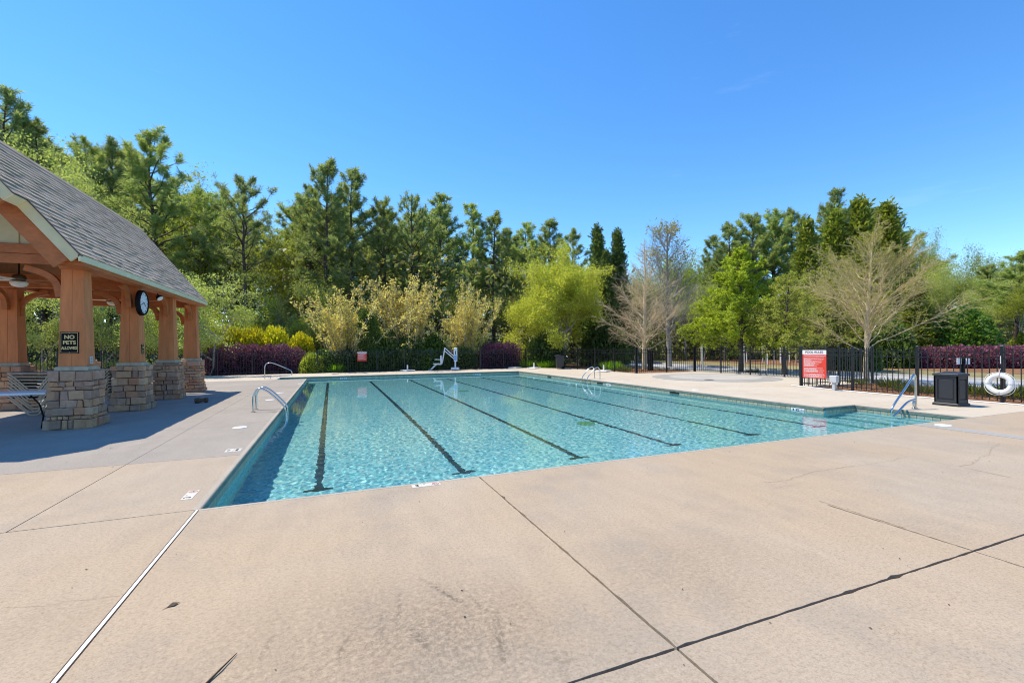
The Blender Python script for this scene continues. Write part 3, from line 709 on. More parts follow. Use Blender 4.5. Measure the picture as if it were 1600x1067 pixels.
# ---- things on the pavilion
def fan(x, y, label, rz):
    f_ = thing('ceiling_fan', label, 'ceiling fan', (x, y, 0), rz, 'ceiling fans under the pavilion roof')
    MB().tube([(0, 0, 3.30), (0, 0, 5.5)], .014, 8).build('down_rod', M['black'], f_)
    MB().lathe([(.04, 3.34), (.11, 3.31), (.13, 3.22), (.10, 3.17)], n=18).build('motor', plain('fan_motor', (.12, .09, .06), .4) if 'fan_motor' not in bpy.data.materials else bpy.data.materials['fan_motor'], f_, smooth=True)
    MB().lathe([(.14, 3.168), (.155, 3.13), (.12, 3.07), (.03, 3.04)], n=18).build('light_bowl', M['glass'], f_, smooth=True)
    for k in range(4):
        Mx = Matrix.Rotation(k * math.pi / 2, 4, 'Z') @ Matrix.Rotation(.18, 4, 'X')
        mb = MB(); mb.bbox(.16, .70, -.065, .065, 0, .012, .01, Matrix.Translation((0, 0, 3.20)) @ Mx); mb.build('blade', M['fan'], f_)
    return f_
fx, fy = -5.33, 9.2
fan(-5.33, 8.3, 'white ceiling fan with glass bowl nearest the gable end', -.2)
fan(-5.33, 13.0, 'white ceiling fan deeper inside, seen between the first two columns', .4)
# clock
cx_, cy_, cz_ = PX + .212, 9.52, 2.83
clk = thing('wall_clock', 'round black rimmed wall clock on the second column under the eave', 'clock', (PX + .205, 9.55, 2.86))
MB().lathe([(.30, -.03), (.335, -.02), (.34, .05), (.315, .085), (.29, .085), (.285, .06)], n=36, axis='x').build('rim', M['black'], clk, smooth=True)
MB().lathe([(.01, .058), (.29, .058), (.29, .062), (.01, .0625)], n=36, axis='x').build('face', M['clockface'], clk)
Fm = frame((.066, 0, 0), (0, 1, 0), (0, 0, 1))
for k in range(12):
    a = k * math.pi / 6
    MB().box(-.008, .008, .22, .265, 0, .002, Fm @ Matrix.Rotation(a, 4, 'Z')).build('hour_mark', M['ink'], clk)
MB().box(-.009, .009, -.03, .15, .002, .005, Fm @ Matrix.Rotation(-2.1, 4, 'Z')).build('hour_hand', M['ink'], clk)
MB().box(-.006, .006, -.03, .22, .005, .008, Fm @ Matrix.Rotation(1.9, 4, 'Z')).build('minute_hand', M['ink'], clk)
fl_ = thing('flood_light', 'small dark flood light hung under the eave beside the clock', 'light', (PX + .16, 10.95, 3.2))
MB().tube([(0, 0, .13), (0, 0, .04), (.05, -.03, .0)], .016, 8).build('bracket', M['black'], fl_)
MB().lathe([(.03, .0), (.07, .04), (.09, .12), (.085, .122)], n=16, axis='x').build('lamp_head', M['black'], fl_, rot=(0, .75, -.5), smooth=True)
MB().lathe([(.005, .123), (.082, .124), (.08, .128), (.005, .129)], n=16, axis='x').build('lens', M['glass'], fl_, rot=(0, .75, -.5))
# signs on columns
def sign_board(name, label, cx, fr, wd, ht, mat, cat='sign', rimmat=None):
    s = thing(name, label, cat, fr.to_translation()); s.matrix_world = fr
    MB().bbox(-wd / 2, wd / 2, -ht / 2, ht / 2, 0, .012, .004).build('board', mat, s)
    if rimmat:
        mb = MB(); r = .006; a, b = wd / 2 - .015, ht / 2 - .015
        for x0, x1, y0, y1 in ((-a, a, b - r, b), (-a, a, -b, -b + r), (-a, -a + r, -b + r, b - r), (a - r, a, -b + r, b - r)): mb.box(x0, x1, y0, y1, .0122, .0135)
        mb.build('border', rimmat, s)
    return s
tilt = (.219 - .175) / (3.31 - 1.265)
def colfront(x, y, z, dx=0):   # frame on the end face (facing -y) of a column at height z
    hw = .219 - tilt * (z - 1.265); return frame((x + dx, y - hw - .004, z), (1, 0, 0), (0, tilt, 1))
def colside(x, y, z, dy=0):
    hw = .212 - tilt * (z - 1.265); return frame((x + hw + .003, y + dy, z), (0, 1, 0), (-tilt, 0, 1))
s = sign_board('no_pets_sign', 'black sign with gold NO PETS ALLOWED lettering on the nearest column', 0, colfront(PX, 6.8, 1.755, -.035), .30, .44, M['black'], rimmat=M['gold'])
for i, (tx, sz, sxx) in enumerate((('NO', .105, 1), ('PETS', .10, 1), ('ALLOWED', .08, .66))):
    text(tx, sz, M['gold'], s, Matrix.Translation((0, .112 - .112 * i, .0125)), bold=.0035, sx=sxx)
MB().disc((0, .20, .0125), .006, .003, 10).build('screw', M['white'], s); MB().disc((0, -.20, .0125), .006, .003, 10).build('screw', M['white'], s)
s = sign_board('plaque', 'small grey plaque low on the side of the nearest column', 0, colside(PX, 6.8, 1.39, .03), .13, .16, M['greybox'])
for k in range(4): MB().box(-.045, .045 - .012 * (k % 2), .045 - .03 * k, .052 - .03 * k, .0122, .013).build('print_line', M['ink'], s)
s = sign_board('plaque', 'small black plaque with gold print on the second column', 0, colside(PX, 9.63, 1.62, .02), .16, .26, M['black'], rimmat=M['gold'])
MB().disc((0, .05, .0122), .03, .002, 12).build('emblem', M['gold'], s)
for k in range(3): MB().box(-.05, .05 - .015 * k, -.03 - .025 * k, -.024 - .025 * k, .0122, .013).build('print_line', M['gold'], s)

# ---- stacked chaises
def chaise():
    t_ = thing('chaise_longue', '', 'lounge chair')
    Ln = 1.85
    for s_ in (-.32, .32):
        MB().tube([(0, s_, .43), (.62, s_, .40), (Ln, s_, .44)], .017, 6).build('side_rail', M['tanframe'], t_)
    for x0, sgn in ((.02, 1), (Ln - .02, -1)):
        for s_ in (-.345, .345):
            p = [(x0, s_, .44), (x0 + sgn * .12, s_, .30), (x0 + sgn * .33, s_, .03), (x0 + sgn * .36, s_, .016), (x0 + sgn * .46, s_, .016), (x0 + sgn * .50, s_, .03), (x0 + sgn * .70, s_, .38), (x0 + sgn * .74, s_, .40)]
            MB().tube(p, .017, 6).build('leg', M['tanframe'], t_)
    mb = MB(); n = 10
    for i in range(n):
        xa, xb = i * Ln / n, (i + 1) * Ln / n
        def zz(x): return .445 - .03 * math.sin(math.pi * x / Ln)
        mb.raw([(xa, -.31, zz(xa)), (xb, -.31, zz(xb)), (xb, .31, zz(xb)), (xa, .31, zz(xa)), (xa, -.31, zz(xa) - .006), (xb, -.31, zz(xb) - .006), (xb, .31, zz(xb) - .006), (xa, .31, zz(xa) - .006)],
               [(0, 1, 2, 3), (7, 6, 5, 4), (0, 4, 5, 1), (2, 6, 7, 3)])
    mb.build('sling', M['sling'], t_); return t_
ordn = ['topmost', 'second', 'third', 'fourth', 'fifth', 'sixth', 'seventh', 'eighth', 'ninth']
proto = None
for (bx, by, rz, cnt, where) in ((*P(16, 11.0), .30, 9, 'left stack behind the white table'), (-5.92, 10.62, .35, 9, 'stack seen between the first two pedestals')):
    for k in range(cnt):
        o = proto = proto or chaise()
        if k or bx > -6: o = copy_tree(proto)
        o.location = (bx + random.Random(k).uniform(-.012, .012), by, .078 * k); o.rotation_euler = (0, 0, rz)
        nm = ordn[cnt - 1 - k]; nm = nm + (' chaise' if nm == 'topmost' else ' chaise from the top') if k else 'lowest chaise'
        tag(o, f'tan framed {nm} in the {where}', 'lounge chair', 'stacked chaises under the pavilion')
# white folding table
tb = thing('folding_table', 'white folding table with black bent legs beside the nearest stone pedestal', 'table', (-5.1, 7.1, 0))
MB().bbox(-.92, .92, -.36, .36, .70, .745, .012).build('tabletop', M['whitepaint'], tb)
for x in (-.72, .78):
    for y_ in (-.27, .27):
        MB().tube([(x - .14, y_, .69), (x, y_, .5), (x + .06, y_, .25), (x + .03, y_, 0)], .014, 7).build('leg', M['black'], tb)
    MB().tube([(x + .06, -.27, .25), (x + .06, .27, .25)], .01, 6).build('cross_bar', M['black'], tb)
# brown log on deck
lx, ly = G(312, 629.5)
lg = tag(MB().build('log', None) if False else link('log', None), 'small brown two part log lying on the shaded deck', 'log')
bpy.data.objects.remove(lg)
mbx = MB(); mbx.lathe([(.02, -.13), (.075, -.12), (.085, -.03), (.06, .03), (.055, .09), (.078, .15), (.07, .21), (.02, .22)], n=9, axis='x')
lg = tag(mbx.build('log', M['brown'], None, (lx, ly, .078), (.3, 0, .35)), 'small knobbly brown log lying on the shaded grey deck', 'log')

# ================================================================== POOL FURNITURE
def rail_tube(pts, r, parent, name, it=2, mat='steel', n=10):
    return MB().tube(smooth_path([Vector(p) for p in pts], it), r, n).build(name, M[mat], parent, smooth=True)
def ladder(label, x, y, rz):
    t_ = thing('pool_ladder', label, 'pool ladder', (x, y, 0), rz, 'pool ladders')
    for s_ in (-.25, .25):
        rail_tube([(-.60, s_, 0), (-.60, s_, .2), (-.60, s_, .45), (-.47, s_, .62), (-.26, s_, .52), (.09, s_, .14), (.14, s_, .02), (.14, s_, -.25), (.14, s_, -.9)], .0235, t_, 'rail', 3)
        MB().disc((-.60, s_, 0), .05, .014, 16).build('flange', M['steel'], t_)
    for z in (-.36, -.62, -.86): MB().bbox(.10, .19, -.24, .24, z, z + .03, .006).build('tread', M['white'], t_)
    return t_
ladder('steel pool ladder with two curved rails on the left edge of the pool', 0, 7.91, 0)
ladder('steel pool ladder on the far right edge in front of the fence', W, 14.0, math.pi)
def step_rail(label, x, y, rz):
    t_ = thing('step_handrail', label, 'handrail', (x, y, 0), rz, 'handrails at the pool steps')
    pts = [(0, 0, 0), (0, 0, .3), (0, 0, .70), (-.02, 0, .86), (-.12, 0, .84), (-.3, 0, .64), (-.95, 0, .12), (-1.03, 0, -.02), (-.99, 0, -.13), (-.87, 0, -.12), (-.44, 0, .14), (-.28, 0, .20), (0, 0, .235)]
    rail_tube(pts, .0245, t_, 'rail', 3)
    rail_tube([(-.10, 0, 0), (-.10, 0, .21)], .0225, t_, 'post', 0)
    for x_ in (0, -.10): MB().disc((x_, 0, 0), .045, .014, 16).build('flange', M['steel'], t_)
    return t_
step_rail('angular steel handrail at the near right pool steps by the dark bin', 14.93, 1.32, .0)
fr_ = thing('step_handrail', 'looped steel handrail at the far left pool steps before the purple hedge', 'handrail', (-2.08, 21.9, 0), 0, 'handrails at the pool steps')
rail_tube([(0, 0, 0), (0, 0, .3), (0, 0, .72), (.14, 0, .88), (.45, 0, .84), (1.12, 0, .50), (1.33, 0, .38), (1.30, 0, .16), (1.1, 0, .14), (.48, 0, .15), (.30, 0, .13), (.26, 0, 0)], .0245, fr_, 'rail', 3)
for x_ in (0, .26): MB().disc((x_, 0, 0), .045, .014, 16).build('flange', M['steel'], fr_)
# skimmer lids
for lb, (px_, py_) in (('white round skimmer lid on grey deck, nearest along the left pool edge', (375, 668)), ('white round skimmer lid beside the left ladder', (422, 625)), ('white round skimmer lid just past the left ladder', (438, 614)),
                   ('white round skimmer lid on the dark drain strip at right', (1474, 664.5)), ('white round skimmer lid between the pool and the splash pad', (1087, 609)), ('small white lid near the far left handrail', (470, 599.5))):
    x, y = G(px_, py_); o = thing('skimmer_lid', lb, 'skimmer lid', (x, y, 0), 0, 'skimmer lids in the deck')
    MB().lathe([(.135, .002), (.13, .010), (.02, .011)], n=28).build('lid', M['white'], o); MB().box(-.02, .02, -.008, .008, .0112, .013).build('finger_slot', M['greybox'], o)
# depth markers: rows of printed tiles set flush in the deck / on the wall
def nodive(parent, Mx, r=.05):
    mb = MB(); n = 24
    for i in range(n):
        a0, a1 = 2 * math.pi * i / n, 2 * math.pi * (i + 1) / n
        mb.raw([(r * math.cos(a0), r * math.sin(a0), 0), (r * math.cos(a1), r * math.sin(a1), 0), (r * .8 * math.cos(a1), r * .8 * math.sin(a1), 0), (r * .8 * math.cos(a0), r * .8 * math.sin(a0), 0)], [(3, 2, 1, 0)][0:1])
    mb.v = [tuple(Mx @ Vector(p)) for p in mb.v]
    mb.build('prohibition_ring', M['redink2'], parent)
    MB().box(-r * .8, r * .8, -.006, .006, 0, .0006, Mx @ Matrix.Rotation(-.78, 4, 'Z')).build('prohibition_bar', M['redink2'], parent)
    MB().box(-r * .5, r * .45, -.012, .004, -.0003, .0003, Mx @ Matrix.Rotation(.35, 4, 'Z')).build('diver_mark', M['ink'], parent)
M['redink2'] = plain('marker_red', (.42, .06, .05), .5)
def marker(label, fr, kind_):
    o = thing('depth_marker', label, 'depth marker', (0, 0, 0), 0, 'depth markers round the pool'); o.matrix_world = fr @ Matrix.Scale(.74 if kind_ != 'wall' else .85, 4)
    if kind_ == 'row':
        for k in range(3): MB().bbox(-.222 + k * .149, -.077 + k * .149, -.0725, .0725, -.02, .005, .002).build('tile', M['cream'], o)
        text('3', .13, M['ink'], o, Matrix.Translation((-.145, 0, .006)), 'numeral', bold=.004, depth=.0005)
        text("''", .09, M['ink'], o, Matrix.Translation((-.03, .015, .006)), 'numeral', depth=.0005)
        nodive(o, Matrix.Translation((.148, 0, .0062)), .058)
    elif kind_ == 'block':
        for i in range(2):
            for k in range(2): MB().bbox(-.149 + k * .149, -.004 + k * .149, -.149 + i * .149, -.004 + i * .149, -.02, .005, .002).build('tile', M['cream'], o)
        text('NO', .075, M['ink'], o, Matrix.Translation((0, .085, .006)), depth=.0005, bold=.002)
        text('DIVING', .068, M['ink'], o, Matrix.Translation((0, -.07, .006)), depth=.0005, bold=.002)
    else:
        for k in range(3): MB().bbox(-.222 + k * .149, -.077 + k * .149, -.07, .07, 0, .004, .002).build('tile', M['white'], o)
        text('3', .11, M['ink'], o, Matrix.Translation((-.145, 0, .005)), 'numeral', bold=.006, depth=.0005)
        text('FT', .1, M['ink'], o, Matrix.Translation((.0, 0, .005)), 'numeral', bold=.004, depth=.0005)
        nodive(o, Matrix.Translation((.148, 0, .0052)), .05)
    return o
marker('white tile depth marker with a 3 on the near pool edge', frame((2.27, -.10, 0), (1, 0, 0), (0, 1, 0)), 'row')
marker('white tile depth marker with a 3 beside the near left pool corner', frame((-.2, .57, 0), (0, 1, 0), (-1, 0, 0)), 'row')
marker('white tile block of NO DIVING print on the left pool edge', frame((-.2, 2.9, 0), (0, 1, 0), (-1, 0, 0)), 'block')
for y, lb in ((3.1, 'white tile depth marker on the right pool wall beside the step bay'), (12.1, 'white tile depth marker on the right pool wall near the far ladder')):
    marker(lb, frame((W - .012, y, -.165), (0, -1, 0), (0, 0, 1)), 'wall')
for x, lb in ((1.9, 'white tile depth marker on the far pool wall, left end'), (10.2, 'white tile depth marker on the far pool wall, right end')):
    marker(lb, frame((x, L - .012, -.165), (1, 0, 0), (0, 0, 1)), 'wall')
# bin with panels and hip lid
bn = thing('litter_bin', 'square charcoal bin with recessed panels and hipped lid beside the fence', 'bin', (16.47, 1.30, 0))
h = .245
MB().bbox(-h - .035, h + .035, -h - .035, h + .035, 0, .075, .02).build('plinth', M['bin'], bn)
MB().box(-h + .02, h - .02, -h + .02, h - .02, .075, .79).build('body', M['bin'], bn)
for k in range(4):
    Mr = Matrix.Rotation(k * math.pi / 2, 4, 'Z'); mb = MB()
    for x0, x1, z0, z1 in ((-h, -h + .07, .076, .785), (h - .07, h, .076, .785), (-h + .07, h - .07, .076, .16), (-h + .07, h - .07, .70, .785)):
        mb.box(x0, x1, -h - (.0 if z1 - z0 > .3 else -.001), -h + .03, z0, z1, Mr)
    mb.build('frame', M['bin'], bn)
    MB().bbox(-h + .10, h - .10, -.68 + .0, -.19, h - .02, h - .008, .006, Mr @ Matrix.Rotation(math.pi / 2, 4, 'X') @ Matrix.Scale(-1, 4, (0, 1, 0))).build('panel', M['bin'], bn)
MB().bbox(-h - .03, h + .03, -h - .03, h + .03, .79, .845, .012).build('lid_rim', M['bin'], bn)
MB().frustum(0, 0, .845, .90, h + .01, h + .01, .06, .06).build('lid', M['bin'], bn)
# wheeled trash can at the far fence
tc = thing('trash_can', 'dark wheeled trash can with sloping lid before the far fence', 'trash can', (16.85, 23.9, 0), -.35)
MB().frustum(0, 0, .06, .92, .23, .27, .29, .33).build('body', M['bin'], tc)
MB().prism([(-.34, .92), (.32, .92), (.32, .96), (-.05, 1.04), (-.34, .99)], -.35, .35, 'y').build('lid', M['bin'], tc)
for s_ in (-.26, .26): MB().tube([(.22, s_ - .03, .11), (.22, s_ + .03, .11)], .11, 16).build('wheel', M['black'], tc)
# umbrella stands
for (x, y), lb in (((6.15, 26.25), 'white umbrella stand at the far edge left of the pool lift'), ((14.25, 26.3), 'flat white umbrella stand before the middle purple hedge'), ((15.45, 25.4), 'white umbrella stand with upright tube left of the dark trash can'), ((17.6, 19.3), 'white umbrella stand right of the far ladder')):
    o = thing('umbrella_stand', lb, 'umbrella stand', (x, y, 0), .5, 'umbrella stands')
    MB().bbox(-.38, .38, -.38, .38, .03, .09, .02).build('base', M['white'], o); MB().bbox(-.3, .3, -.3, .3, 0, .03, .005).build('foot', M['slot'], o)
    if 'flat' not in lb: MB().lathe([(.055, .09), (.05, .11), (.045, .40), (.05, .41), (.05, .43)], n=16).build('tube', M['white'], o, smooth=True)
# pool lift
lxx, lyy = P(709.5, 32.4)
lf = thing('pool_lift', 'white pool lift with hanging seat and footrest at the far pool edge', 'pool lift', (lxx, 26.0, 0), -YAW)
MB().bbox(-.28, .28, -.22, .22, .05, .20, .02).build('base', M['whitepaint'], lf); MB().bbox(-.05, .05, -.1, .1, 0, .05, .004).build('anchor', M['greybox'], lf)
MB().tube([(0, 0, .2), (.01, 0, .75)], .055, 12).build('mast', M['whitepaint'], lf)
MB().bbox(-.09, .15, -.11, .11, .62, 1.62, .03).build('housing', M['whitepaint'], lf)
MB().bbox(-.05, .13, -.118, -.108, .70, 1.08, .004).build('label_panel', M['blue'], lf); MB().bbox(.02, .07, -.118, -.109, 1.12, 1.38, .004).build('control_slot', M['black'], lf)
for za, zb in ((.98, 1.62), (.80, 1.40)): MB().tube([(-.07, 0, za), (-.76, 0, zb)], .038, 8).build('arm', M['whitepaint'], lf)
MB().tube([(-.75, 0, 1.62), (-.79, 0, 1.3), (-.93, 0, .55)], .045, 8).build('hanger', M['whitepaint'], lf)
MB().prism([(-1.02, .46), (-.90, .52), (-.97, 1.06), (-1.05, 1.06)], -.23, .23, 'y').build('backrest', M['white'], lf)
MB().prism([(-1.55, .50), (-1.55, .44), (-1.2, .40), (-.98, .40), (-.94, .50), (-1.1, .50)], -.23, .23, 'y').build('seat', M['white'], lf)
for s_ in (-.25, .25): MB().tube([(-1.02, s_, .76), (-1.44, s_, .78)], .022, 8).build('armrest', M['white'], lf)
MB().prism([(-1.42, .44), (-1.3, .41), (-1.66, .06), (-1.78, .06)], -.16, .16, 'y').build('leg_rest', M['white'], lf)
MB().bbox(-1.92, -1.66, -.17, .17, .04, .07, .008).build('footplate', M['white'], lf)

# ================================================================== FENCES
picket_me = MB().box(-.009, .009, -.009, .009, .05, 1.50).mesh('picket', M['fence'])
_m = MB().box(-.031, .031, -.031, .031, -.05, 1.55); _m.frustum(0, 0, 1.55, 1.585, .036, .036, .02, .02); post_me = _m.mesh('post', M['fence'])
def fence(a, b, label, posts=None, step=.155, group=None):
    d = Vector((b[0] - a[0], b[1] - a[1], 0)); ln = d.length
    f_ = thing('metal_fence', label, 'fence', (a[0], a[1], 0), math.atan2(d.y, d.x))
    n = max(1, round(ln / 1.88)); ps = posts or [i * ln / n for i in range(n + 1)]
    for p_ in ps: link('post', post_me, f_, (p_, 0, 0))
    for z in (.13, 1.22, 1.385): MB().box(0.03, ln - .03, -.012, .012, z - .012, z + .012).build('rail', M['fence'], f_)
    k = 0; x = step
    extra = MB()
    while x < ln - .05:
        if min(abs(x - p_) for p_ in ps) > .05:
            if k < 295: link('picket', picket_me, f_, (x, 0, 0))
            else: extra.box(x - .009, x + .009, -.009, .009, .05, 1.5)
            k += 1
        x += step
    if extra.v: kind(extra.build('far_pickets', M['fence'], f_), 'stuff')
    return f_
fence((18.3, 6.68), (18.3, -2.7), 'black metal picket fence along the near right deck carrying the life ring', [0, 1.88, 3.77, 5.68, 7.5, 9.38])
fence((18.36, 6.68), (22.8, 6.68), 'short black picket fence turning the corner behind the pool rules sign')
fence((22.85, 6.7), (22.85, 16.8), 'black picket fence behind the round splash pad facing the road')
fence((18.36, 16.86), (22.8, 16.86), 'short black picket fence at the far end of the splash pad bay')
fence((18.3, 16.9), (17.35, 26.8), 'black picket fence behind the trash can and far ladder')
fence((17.3, 26.86), (-24, 26.86), 'long black picket fence along the back of the pool before the woods', step=.15)
# pool rules sign, hung on the corner of the near right fence
s = sign_board('pool_rules_sign', 'red and white POOL RULES sign on the fence corner', 0, frame((18.24, 6.10, .90), (0, -1, 0), (0, 0, 1)), .90, 1.06, M['red'])
MB().box(-.45, .45, .365, .53, .0122, .014).build('header', M['white'], s)
text('POOL RULES', .125, M['redink'], s, Matrix.Translation((0, .448, .0145)), bold=.003, sx=.95)
rn = random.Random(5); y = .32; wl = [.86, .78, 0, .8, .76, .3, .72, .7, .45, .58, .42, .52, 0, .74, .5, .78, .56, .76, 0, .8, .82, .72, .8]
for wd in wl:
    if wd:
        x = -.40
        while x < -.40 + wd * .97:
            q = rn.choice((.03, .05, .07, .09)); MB().box(x, min(x + q, -.40 + wd * .97), y, y + .015, .0122, .0135).build('print_word', M['white'], s); x += q + .012
    y -= .037
s = sign_board('red_sign', 'small red sign with a white top hung on the back fence', 0, frame((3.18, 26.78, 1.05), (1, 0, 0), (0, 0, 1)), .60, .62, M['red'])
MB().box(-.3, .3, .23, .31, .0122, .014).build('header', M['white'], s)
for k in range(7): MB().box(-.25, .25 - .08 * (k % 3), .16 - .058 * k, .176 - .058 * k, .0122, .0135).build('print_line', M['white'], s)
# utility box
ub = thing('utility_box', 'grey metal utility box on a short post beside the pool rules sign', 'utility box', (17.86, 5.14, 0))
MB().box(-.055, .055, -.045, .045, 0, .29).build('post', M['greybox'], ub); MB().bbox(-.075, .075, -.13, .13, .28, .53, .012).build('cabinet', M['greybox'], ub); MB().bbox(-.088, -.075, -.115, .115, .295, .515, .004).build('door', M['greybox'], ub)
# life ring hung on a fence post
lr = thing('life_ring', 'white life ring with rope hung on the near right fence post', 'life ring', (18.165, 1.0, .53)); lr.scale = (.88, .88, .88)
mb = MB(); n, m_, Rr, rr_ = 40, 14, .262, .074
for i in range(n):
    a = 2 * math.pi * i / n
    for j in range(m_):
        b = 2 * math.pi * j / m_; q = Rr + rr_ * math.cos(b); mb.v.append((rr_ * math.sin(b) * .95, q * math.cos(a), q * math.sin(a)))
for i in range(n):
    for j in range(m_): mb.f.append((i * m_ + j, ((i + 1) % n) * m_ + j, ((i + 1) % n) * m_ + (j + 1) % m_, i * m_ + (j + 1) % m_))
mb.build('ring', M['white'], lr, smooth=True)
pts = []
for i in range(49):
    a = 2 * math.pi * i / 48; q = .343 + .035 * abs(math.sin(2 * a)); pts.append((-.01, q * math.cos(a), q * math.sin(a) - .012 * abs(math.sin(2 * a))))
MB().tube(pts, .008, 6, False).build('rope', M['white'], lr)
for k in range(4):
    a = math.pi / 2 * k; c_, s_ = math.cos(a), math.sin(a)
    MB().lathe([(.0755, -.02), (.0775, -.018), (.0775, .018), (.0755, .02)], n=14).build('band', M['greybox'], lr, (0, Rr * c_, Rr * s_), (a, 0, 0))
MB().tube([(-.08, -.02, .30), (-.02, 0, .40), (.06, 0, .46)], .008, 6).build('hook_strap', M['greybox'], lr)
MB().tube([(.06, .0, .62), (.06, 0, .86)], .012, 6).build('hanger_tie', M['white'], lr)
# hose along the fence foot
hp = [G(1238, 602.5), G(1300, 609), G(1380, 616.5), G(1450, 622), G(1520, 627), G(1600, 633.5), G(1680, 641)]
tag(MB().tube(smooth_path([Vector((x - .05, y, .018)) for x, y in hp], 3), .018, 8).build('hose', M['hose'], smooth=True), 'white hose lying along the foot of the near right fence', 'hose')
# meter post behind the bin
mx_, my_ = P(1503.5, 17.5)
mp_ = thing('meter_post', 'black post with two white boxes outside the fence behind the bin', 'post', (mx_, my_, 0))
MB().box(-.06, .06, -.06, .06, -.1, 1.12).build('post', M['black'], mp_)
for s_ in (-.14, .14): MB().bbox(s_ - .06, s_ + .06, -.09, -.0, .84, 1.08, .01, Matrix.Rotation(-.6, 4, 'Z')).build('meter_box', M['white'], mp_)
cx0, cy0 = P(1016, 31)
cb = thing('cable_cabinet', 'black cabinet standing beside the bare tree trunk outside the fence', 'cabinet', (cx0, cy0, 0), .3)
MB().bbox(-.14, .14, -.14, .14, -.1, 1.25, .02).build('cabinet', M['black'], cb); MB().bbox(-.16, .16, -.16, .16, 1.25, 1.32, .01).build('cabinet_top', M['black'], cb)
# stakes across the road
rn = random.Random(11)
for k in range(16):
    x, y = P(rn.uniform(1185, 1262) if k < 12 else rn.uniform(1090, 1170), rn.uniform(38, 46)); hh = rn.uniform(1.0, 1.9)
    o = tag(MB().tube([(0, 0, -.1), (rn.uniform(-.04, .04), 0, hh)], .05, 6).build('tree_guard', M['white'], None, (x, y, 0)), 'thin white tree guard tube on the straw bank across the road', 'tree guard', 'white tree guards across the road')
# deck litter
tw = [G(322, 1066, .01), G(345, 1045, .01), G(370, 1019, .01)]
tag(MB().tube([(*tw[0], .006), (*tw[1], .012), (*tw[2], .008)], [.006, .005, .002], 6).build('twig', M['litter']), 'thin dark twig lying on the near deck', 'twig')
x, y = G(271, 945.5)
tag(MB().raw([(-.035, 0, .002), (0, -.018, .006), (.035, 0, .003), (0, .018, .012), (-.07, -.012, .002), (0, 0, 0)], [(0, 1, 3), (1, 2, 3), (0, 4, 5), (5, 2, 1), (5, 3, 2), (0, 5, 1), (0, 3, 5)]).build('dry_leaf', M['litter'], None, (x, y, .002), (0, 0, .5)), 'single dark dry leaf on the near deck left of the drain', 'leaf')
mb = MB(); rn = random.Random(3)
for k in range(170):
    x, y = rn.uniform(-6, 13), rn.uniform(-4.6, -.1) if k < 130 else rn.uniform(.1, 5)
    if y > 0: x = rn.uniform(-6, -.1)
    s_ = rn.uniform(.004, .012); a = rn.uniform(0, 6.28); c_, n_ = math.cos(a) * s_, math.sin(a) * s_
    mb.raw([(x + c_, y + n_, .004), (x - n_ * .4, y + c_ * .4, .009), (x - c_, y - n_, .004), (x + n_ * .4, y - c_ * .4, .005)], [(0, 1, 2, 3)])
kind(mb.build('leaf_litter', M['litter']), 'stuff')

# ================================================================== VEGETATION
def unit(v): return v / np.maximum(np.linalg.norm(v, axis=1, keepdims=True), 1e-9)
def leaf_geo(Pn, D, size, aspect, rng, fold=.0):
    """diamond leaves: base at P, pointing along D"""
    n = len(Pn); size = np.broadcast_to(np.asarray(size, float), (n,))[:, None]
    D = unit(D); Wd = unit(np.cross(D, rng.normal(size=(n, 3)))); N = np.cross(D, Wd)
    a = Pn; b = Pn + D * size * .5 + Wd * size * aspect * .5 + N * size * fold; c = Pn + D * size; d = Pn + D * size * .5 - Wd * size * aspect * .5 + N * size * fold
    return np.stack([a, b, c, d], 1).reshape(-1, 3), np.arange(4 * n).reshape(n, 4)
class TB:
    """fast tube collector for limbs and twigs"""
    def __init__(s): s.V = []; s.F = []; s.n = 0
    def add(s, pts, r0, r1, sides=5):
        p = np.asarray(pts, float); k = len(p); t_ = np.gradient(p, axis=0); t_ = unit(t_)
        up = np.where(np.abs(t_[:, 2:3]) < .9, np.array([[0, 0, 1.]]), np.array([[1., 0, 0]]))
        x = unit(np.cross(t_, up)); y = np.cross(x, t_); r = np.linspace(r0, r1, k)[:, None, None]
        a = np.linspace(0, 2 * np.pi, sides, endpoint=False)
        ring = p[:, None] + r * (x[:, None] * np.cos(a)[None, :, None] + y[:, None] * np.sin(a)[None, :, None])
        i = np.arange(k * sides).reshape(k, sides) + s.n; j = np.roll(i, -1, 1)
        s.V.append(ring.reshape(-1, 3)); s.F.append(np.stack([i[:-1], j[:-1], j[1:], i[1:]], -1).reshape(-1, 4)); s.n += k * sides
    def mesh(s, name, mat): return np_mesh(name, np.concatenate(s.V), np.concatenate(s.F), mat, True)

